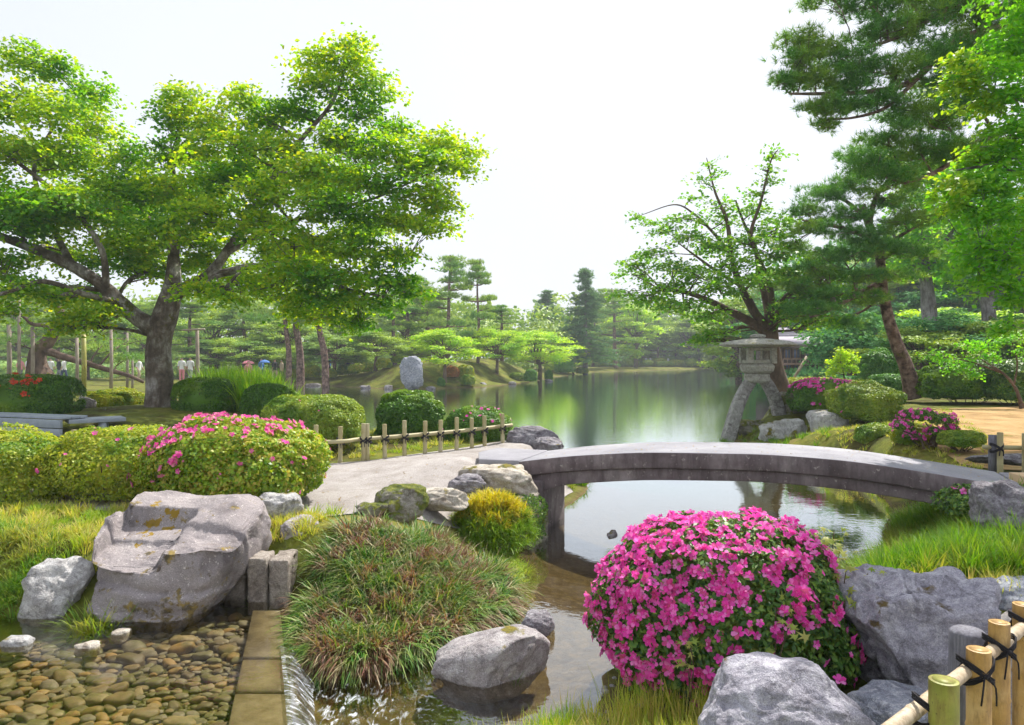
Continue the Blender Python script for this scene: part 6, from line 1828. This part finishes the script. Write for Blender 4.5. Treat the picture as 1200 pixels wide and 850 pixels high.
# ------------------------------------------------------------------ pebbles in the pool
PEB = []
pm = []
for k, cols in enumerate([[(.3, (.17, .115, .05)), (.7, (.27, .20, .10))], [(.3, (.23, .17, .085)), (.7, (.33, .26, .14))], [(.3, (.12, .11, .045)), (.7, (.20, .18, .08))],
                          [(.3, (.25, .15, .045)), (.7, (.36, .23, .08))], [(.3, (.16, .135, .09)), (.7, (.26, .22, .16))], [(.3, (.10, .075, .04)), (.7, (.18, .135, .075))]]):
    m = surf_mat('wet_pebble', cols, 14, 6, .55, .5, 60, .006, lambda nt, vec, c, geo: mixc(nt, ramp(nt, noise_n(nt, vec, 5, 6, .75), [(.46, (0, 0, 0)), (.60, (.8, .8, .8))]).outputs[0], c, (.13, .125, .035)), .4); pm.append(m)
for k in range(12):
    v, f = ico(3); g = np.random.default_rng(900 + k)
    p = np.sign(v) * np.abs(v) ** .85
    p = p * (1 + .16 * fbm(v * 1.4 + k * 3, k, 3))[:, None] * [.5, .36, .22]
    mb = MB(); mb.add(p, None, f); PEB.append(mb.mesh('pebble', pm[k % 6], (0, 0, 0), True))
g = np.random.default_rng(31)
cand = []
pool_vis = [(-1.66, 4.1), (-1.60, 3.75), (-2.9, 3.75), (-3.95, 5.3), (-3.2, 5.32), (-2.7, 5.5), (-2.35, 5.75), (-2.08, 5.66), (-1.86, 4.95)]
acc = np.zeros((0, 3))
P0 = area_points(POOL, 60000, g)
P0 = P0[(P0[:, 0] > -4.6) & (P0[:, 1] > 3.4) & (P0[:, 0] < -1.60 - (P0[:, 1] - 3.94) * .27)]
cell = {}
chosen = []
for x, y in P0:
    r = g.choice([.03, .042, .055, .075], p=[.25, .35, .25, .15]) * (.75 + .5 * (vnoise(np.array([[x * 1.5, y * 1.5, 0]]), 3)[0] * .5 + .5))
    cx_, cy_ = int(x / .12), int(y / .12); ok = True
    for a in (-1, 0, 1):
        for b in (-1, 0, 1):
            for (qx, qy, qr) in cell.get((cx_ + a, cy_ + b), ()):
                dx = (x - qx) ; dy = (y - qy) * 1.35
                if dx * dx + dy * dy < ((r + qr) * .86) ** 2: ok = False; break
            if not ok: break
        if not ok: break
    if ok:
        cell.setdefault((cx_, cy_), []).append((x, y, r)); chosen.append((x, y, r))
vis = [c for c in chosen if (c[0] / c[1] * F + CX) > 2 and c[1] > 4.02]
vis.sort(key=lambda c: -c[2] / c[1])
sel = set(map(id, vis[:300]))
first = True
rest = MB()
for c in chosen:
    x, y, r = c; k = int(g.integers(0, 12)); rz_ = g.normal() * .5
    if id(c) in sel:
        o = bpy.data.objects.new('pebble', PEB[k]); COL.objects.link(o)
        o.location = (x, y, BED_Z + .25 * r + g.uniform(0, .012)); o.rotation_euler = (g.normal() * .12, g.normal() * .12, rz_)
        s = r * 2.25; o.scale = (s, s * g.uniform(.85, 1.1), s * g.uniform(.8, 1.1))
        tag(o, 'rounded brown pebble on the bed of the shallow pool', 'pebble', 'pebbles on the pool bed')
    else:
        v, f = ico(2); p = v * (1 + .16 * fbm(v * 1.4 + k * 3, k, 2))[:, None] * [.5, .36, .22] * r * 2.25
        rest.add(rotz(p, rz_) + [x, y, BED_Z + .2 * r], None, f, k % 6)
tag(rest.build('pebbles', pm, smooth=True), kind='stuff')
# small gravel between them
g = np.random.default_rng(32); Pq = area_points(POOL, 9000, g); Pq = Pq[(Pq[:, 0] > -4.6) & (Pq[:, 1] > 3.4)][:5200]
v, f = ico(1); mb = MB()
scatter(mb, v * [1, .75, .5], None, f, np.column_stack([Pq, np.full(len(Pq), BED_Z + .006)]), frames(np.array([0, 0, 1.0]) + g.normal(size=(len(Pq), 3)) * .1, g), g.uniform(.008, .02, len(Pq)))
tag(mb.build('gravel', pm[2], smooth=True), kind='stuff')
# scattered small stones at the stream edge
g = np.random.default_rng(33); mb = MB()
xy = area_points([(-.5, 3.4), (-.4, 4.0), (.1, 4.2), (.5, 4.5), (.7, 5.0), (1.3, 5.8), (2.5, 6.4), (2.5, 6.1), (1.2, 4.9), (.7, 3.8), (0, 3.2)], 260, g)
zz = hgt(xy[:, 0], xy[:, 1])
scatter(mb, ico(2)[0] * [1, .8, .55] * (1 + .12 * fbm(ico(2)[0] * 1.5, 4, 2))[:, None], None, ico(2)[1], np.column_stack([xy, zz]), frames(np.array([0, 0, 1.0]) + g.normal(size=(len(xy), 3)) * .15, g), g.uniform(.012, .04, len(xy)))
tag(mb.build('shore_gravel', R_LAV, smooth=True), kind='stuff')

# ------------------------------------------------------------------ visitors far away
def cloth(name, c):
    return surf_mat(name, [(.3, tuple(x * .85 for x in c)), (.7, c)], 6, 3, .85, 0)


M_SKIN = surf_mat('skin', [(.3, (.42, .25, .17)), (.7, (.55, .34, .24))], 9, 2, .6, 0)
M_HAIR = surf_mat('dark_hair', [(.3, (.015, .012, .01)), (.7, (.04, .03, .025))], 20, 2, .6, 0)
CL = {'white': cloth('white_cloth', (.75, .75, .76)), 'blue': cloth('blue_cloth', (.08, .2, .5)), 'black': cloth('dark_cloth', (.04, .04, .05)), 'pink': cloth('pink_cloth', (.75, .28, .32)),
      'grey': cloth('grey_cloth', (.28, .29, .32)), 'navy': cloth('navy_cloth', (.03, .05, .13)), 'red': cloth('red_cloth', (.5, .08, .07)), 'tan': cloth('tan_cloth', (.45, .36, .25))}


def body_mesh(stride, arm):
    """one continuous skinned figure, 1.68 m tall, facing -Y"""
    J = [(0, 0, .92), (0, 0, 1.10), (0, 0, 1.30), (0, 0, 1.42), (0, -.005, 1.50), (0, -.015, 1.58), (0, -.01, 1.66),
         (-.09, 0, .88), (-.10, -stride, .48), (-.10, .4 * stride, .07), (-.10, .4 * stride - .14, .03),
         (.09, 0, .88), (.10, stride, .48), (.10, stride * 1.6, .09), (.10, stride * 1.6 - .13, .03),
         (-.17, 0, 1.39), (-.22, arm, 1.12), (-.23, -arm * 1.5, .90), (-.23, -arm * 2 - .02, .80),
         (.17, 0, 1.39), (.22, -arm, 1.12), (.23, -arm * 3, .92), (.23, -arm * 3.5 - .02, .83)]
    R = [.15, .13, .155, .10, .055, .095, .075, .095, .062, .045, .032, .095, .062, .045, .032, .062, .044, .034, .03, .062, .044, .034, .03]
    E = [(0, 1), (1, 2), (2, 3), (3, 4), (4, 5), (5, 6), (0, 7), (7, 8), (8, 9), (9, 10), (0, 11), (11, 12), (12, 13), (13, 14), (3, 15), (15, 16), (16, 17), (17, 18), (3, 19), (19, 20), (20, 21), (21, 22)]
    me = bpy.data.meshes.new('person_body'); me.from_pydata(J, E, []); me.update()
    o = bpy.data.objects.new('tmp', me); COL.objects.link(o)
    mod = o.modifiers.new('skin', 'SKIN'); mod.use_smooth_shade = True
    for i_, r in enumerate(R):
        me.skin_vertices[0].data[i_].radius = (r, r * (.72 if i_ in (0, 1, 2, 3) else 1))
    me.skin_vertices[0].data[0].use_root = True
    s = o.modifiers.new('sub', 'SUBSURF'); s.levels = 1; s.render_levels = 1
    dg = bpy.context.evaluated_depsgraph_get(); ev = o.evaluated_get(dg)
    out = bpy.data.meshes.new_from_object(ev)
    bpy.data.objects.remove(o)
    v = np.zeros(len(out.vertices) * 3); out.vertices.foreach_get('co', v); v = v.reshape(-1, 3)
    nn = np.zeros(len(out.vertices) * 3); out.vertices.foreach_get('normal', nn); nn = nn.reshape(-1, 3)
    F_ = [list(p.vertices) for p in out.polygons]
    return out, v, nn, F_


POSES = [body_mesh(.0, .0), body_mesh(.14, .06), body_mesh(-.12, -.05)]
CACHE = {}


def part_mesh(k, what, mat, off):
    key = (k, what, mat.name)
    if key not in CACHE:
        me, v, nn, F_ = POSES[k]
        def sel(c):
            x, y, z = c
            if what == 'shirt': return .86 < z < 1.47 and not (abs(x) > .19 and z < 1.08)
            if what == 'trousers': return .09 < z < .90 and abs(x) < .185
            if what == 'hair': return z > 1.60 or (z > 1.50 and y > .02 and abs(x) < .12)
            return .0
        mb = MB(); q = [f for f in F_ if sel(v[f].mean(0))]
        used = sorted({i_ for f in q for i_ in f}); ix = {a: b for b, a in enumerate(used)}
        mb.add((v + nn * off)[used], [[ix[i_] for i_ in f] for f in q if len(f) == 4], [[ix[i_] for i_ in f] for f in q if len(f) == 3])
        CACHE[key] = mb.mesh(what, mat, (0, 0, 0), True)
    return CACHE[key]


for me, *_ in POSES: me.materials.clear(); me.materials.append(M_SKIN)


def person(px, D, label, top, bottom, k=0, rz=0.0, sc=1.0, group=None):
    x = (px - CX) / F * D; z = hz(x, D)
    o = bpy.data.objects.new('person', POSES[k][0]); COL.objects.link(o); o.location = (x, D, z); o.rotation_euler = (0, 0, rz); o.scale = (sc,) * 3
    tag(o, label, 'person', group)
    for what, m_, of in (('shirt', CL[top], .014), ('trousers', CL[bottom], .012), ('hair', M_HAIR, .016)):
        c = bpy.data.objects.new(what, part_mesh(k, what, m_, of)); COL.objects.link(c); c.parent = o
    return o


gp_ = 'visitors walking on the far paths'
for a in [(24, 52, 'person in a pinkish top at the far left between two prop poles', 'pink', 'grey', 1, 1.2), (33, 53, 'person in a white shirt left of the crooked pine trunk', 'white', 'grey', 2, 1.4),
          (59, 52, 'person in a white shirt just right of the crooked pine trunk', 'white', 'black', 0, .4), (69, 54, 'person in dark clothes behind the low pine branch', 'black', 'grey', 1, -1.3),
          (75, 52.5, 'person in white near the yellow bamboo prop', 'white', 'navy', 2, 1.5), (163, 52, 'person in a white shirt touching the left edge of the maple trunk', 'white', 'tan', 1, 1.4),
          (213, 51, 'person in a white blouse and pink bag strap right of the maple trunk', 'white', 'pink', 0, .3), (223, 51, 'person in a plain white shirt beside the pale crossbar pole', 'white', 'grey', 2, .2),
          (291, 49, 'person in a pink jacket behind the iris bed', 'pink', 'black', 0, .5), (306, 54, 'person in blue behind the iris bed', 'blue', 'navy', 1, 1.3), (322, 55, 'person in a dark top left of the straight dark trunk', 'black', 'tan', 2, 1.0),
          (330, 55, 'person in a tan top beside the straight dark trunk', 'tan', 'black', 0, -.8), (386, 60, 'person in a blue shirt right of the leaning trunk', 'blue', 'black', 1, 1.5), (408, 60, 'person in navy and white near the shore shrubs', 'navy', 'white', 0, .6),
          (413, 61, 'person in a white top close beside the one in navy', 'white', 'grey', 2, .4), (434, 62, 'person in white under the low leaning maple', 'white', 'black', 1, -1.4),
          (757, 131, 'leftmost white clad person on the far shore', 'white', 'black', 0, .2), (762, 131, 'second white clad person from the left on the far shore', 'white', 'grey', 1, .5),
          (771, 132, 'white clad person left of the far pine trunk', 'white', 'white', 2, 1.1), (778, 131, 'white clad person in the middle of the far group of three', 'white', 'grey', 0, .1), (783, 131, 'rightmost white clad person on the far shore', 'white', 'black', 1, .8),
          (1112, 36, 'person in a grey jacket behind the far right bushes', 'grey', 'black', 1, 1.4), (1118, 36.5, 'person in red beside the grey jacket at the far right', 'red', 'navy', 0, 1.0), (1128, 35, 'person in white at the pale handrail on the right', 'white', 'white', 0, .3)]:
    person(*a, group=gp_)

# open pink and blue parasols carried in the crowd
def parasol(px, py, D, mat, label):
    c = at(px, py, D); root = thing('parasol', c, label, 'parasol')
    mb = MB(); prism(mb, [ring(c[:2], r, 10, c[2] + dz) for r, dz in ((.42, -.02), (.40, .02), (.28, .13), (.05, .20))]); mb.build('canopy', mat, root)
    mb = MB(); tube(mb, [c + [0, 0, .26], c + [0, 0, -.6]], .015, 5); mb.build('pole', M_WOODG, root)


parasol(291, 426, 49.3, CL['pink'], 'pink parasol behind the iris bed')
parasol(310, 425, 53.3, CL['blue'], 'blue parasol behind the iris bed')

# fallen leaves and grit on the path, the bridge and the landing
g = np.random.default_rng(55); L = MB()
xy = area_points(PATH, 900, g); xy = xy[g.uniform(size=len(xy)) < .6]; z = hgt(xy[:, 0], xy[:, 1]) + .018
scatter(L, *LEAF, np.column_stack([xy, z]), frames(np.array([0, 0, 1.0]) + g.normal(size=(len(xy), 3)) * .15, g), g.uniform(.02, .045, len(xy)))
tt = g.uniform(.02, .98, 130); cr = g.uniform(.04, 1.08, 130); X = .07 + tt * 4.9
P = np.column_stack([X, 9.0 - .396 * (X - .07), np.interp(X, bxs, bzs) + .006]); P[:, :2] += dn * cr[:, None]
scatter(L, *LEAF, P, frames(np.array([0, 0, 1.0]) + g.normal(size=P.shape) * .12, g), g.uniform(.015, .04, len(P)))
tag(L.build('fallen_leaves', leaf_mat('dry_leaves', [(.20, .12, .05), (.34, .22, .09), (.28, .27, .07)], None, .2)), kind='stuff')
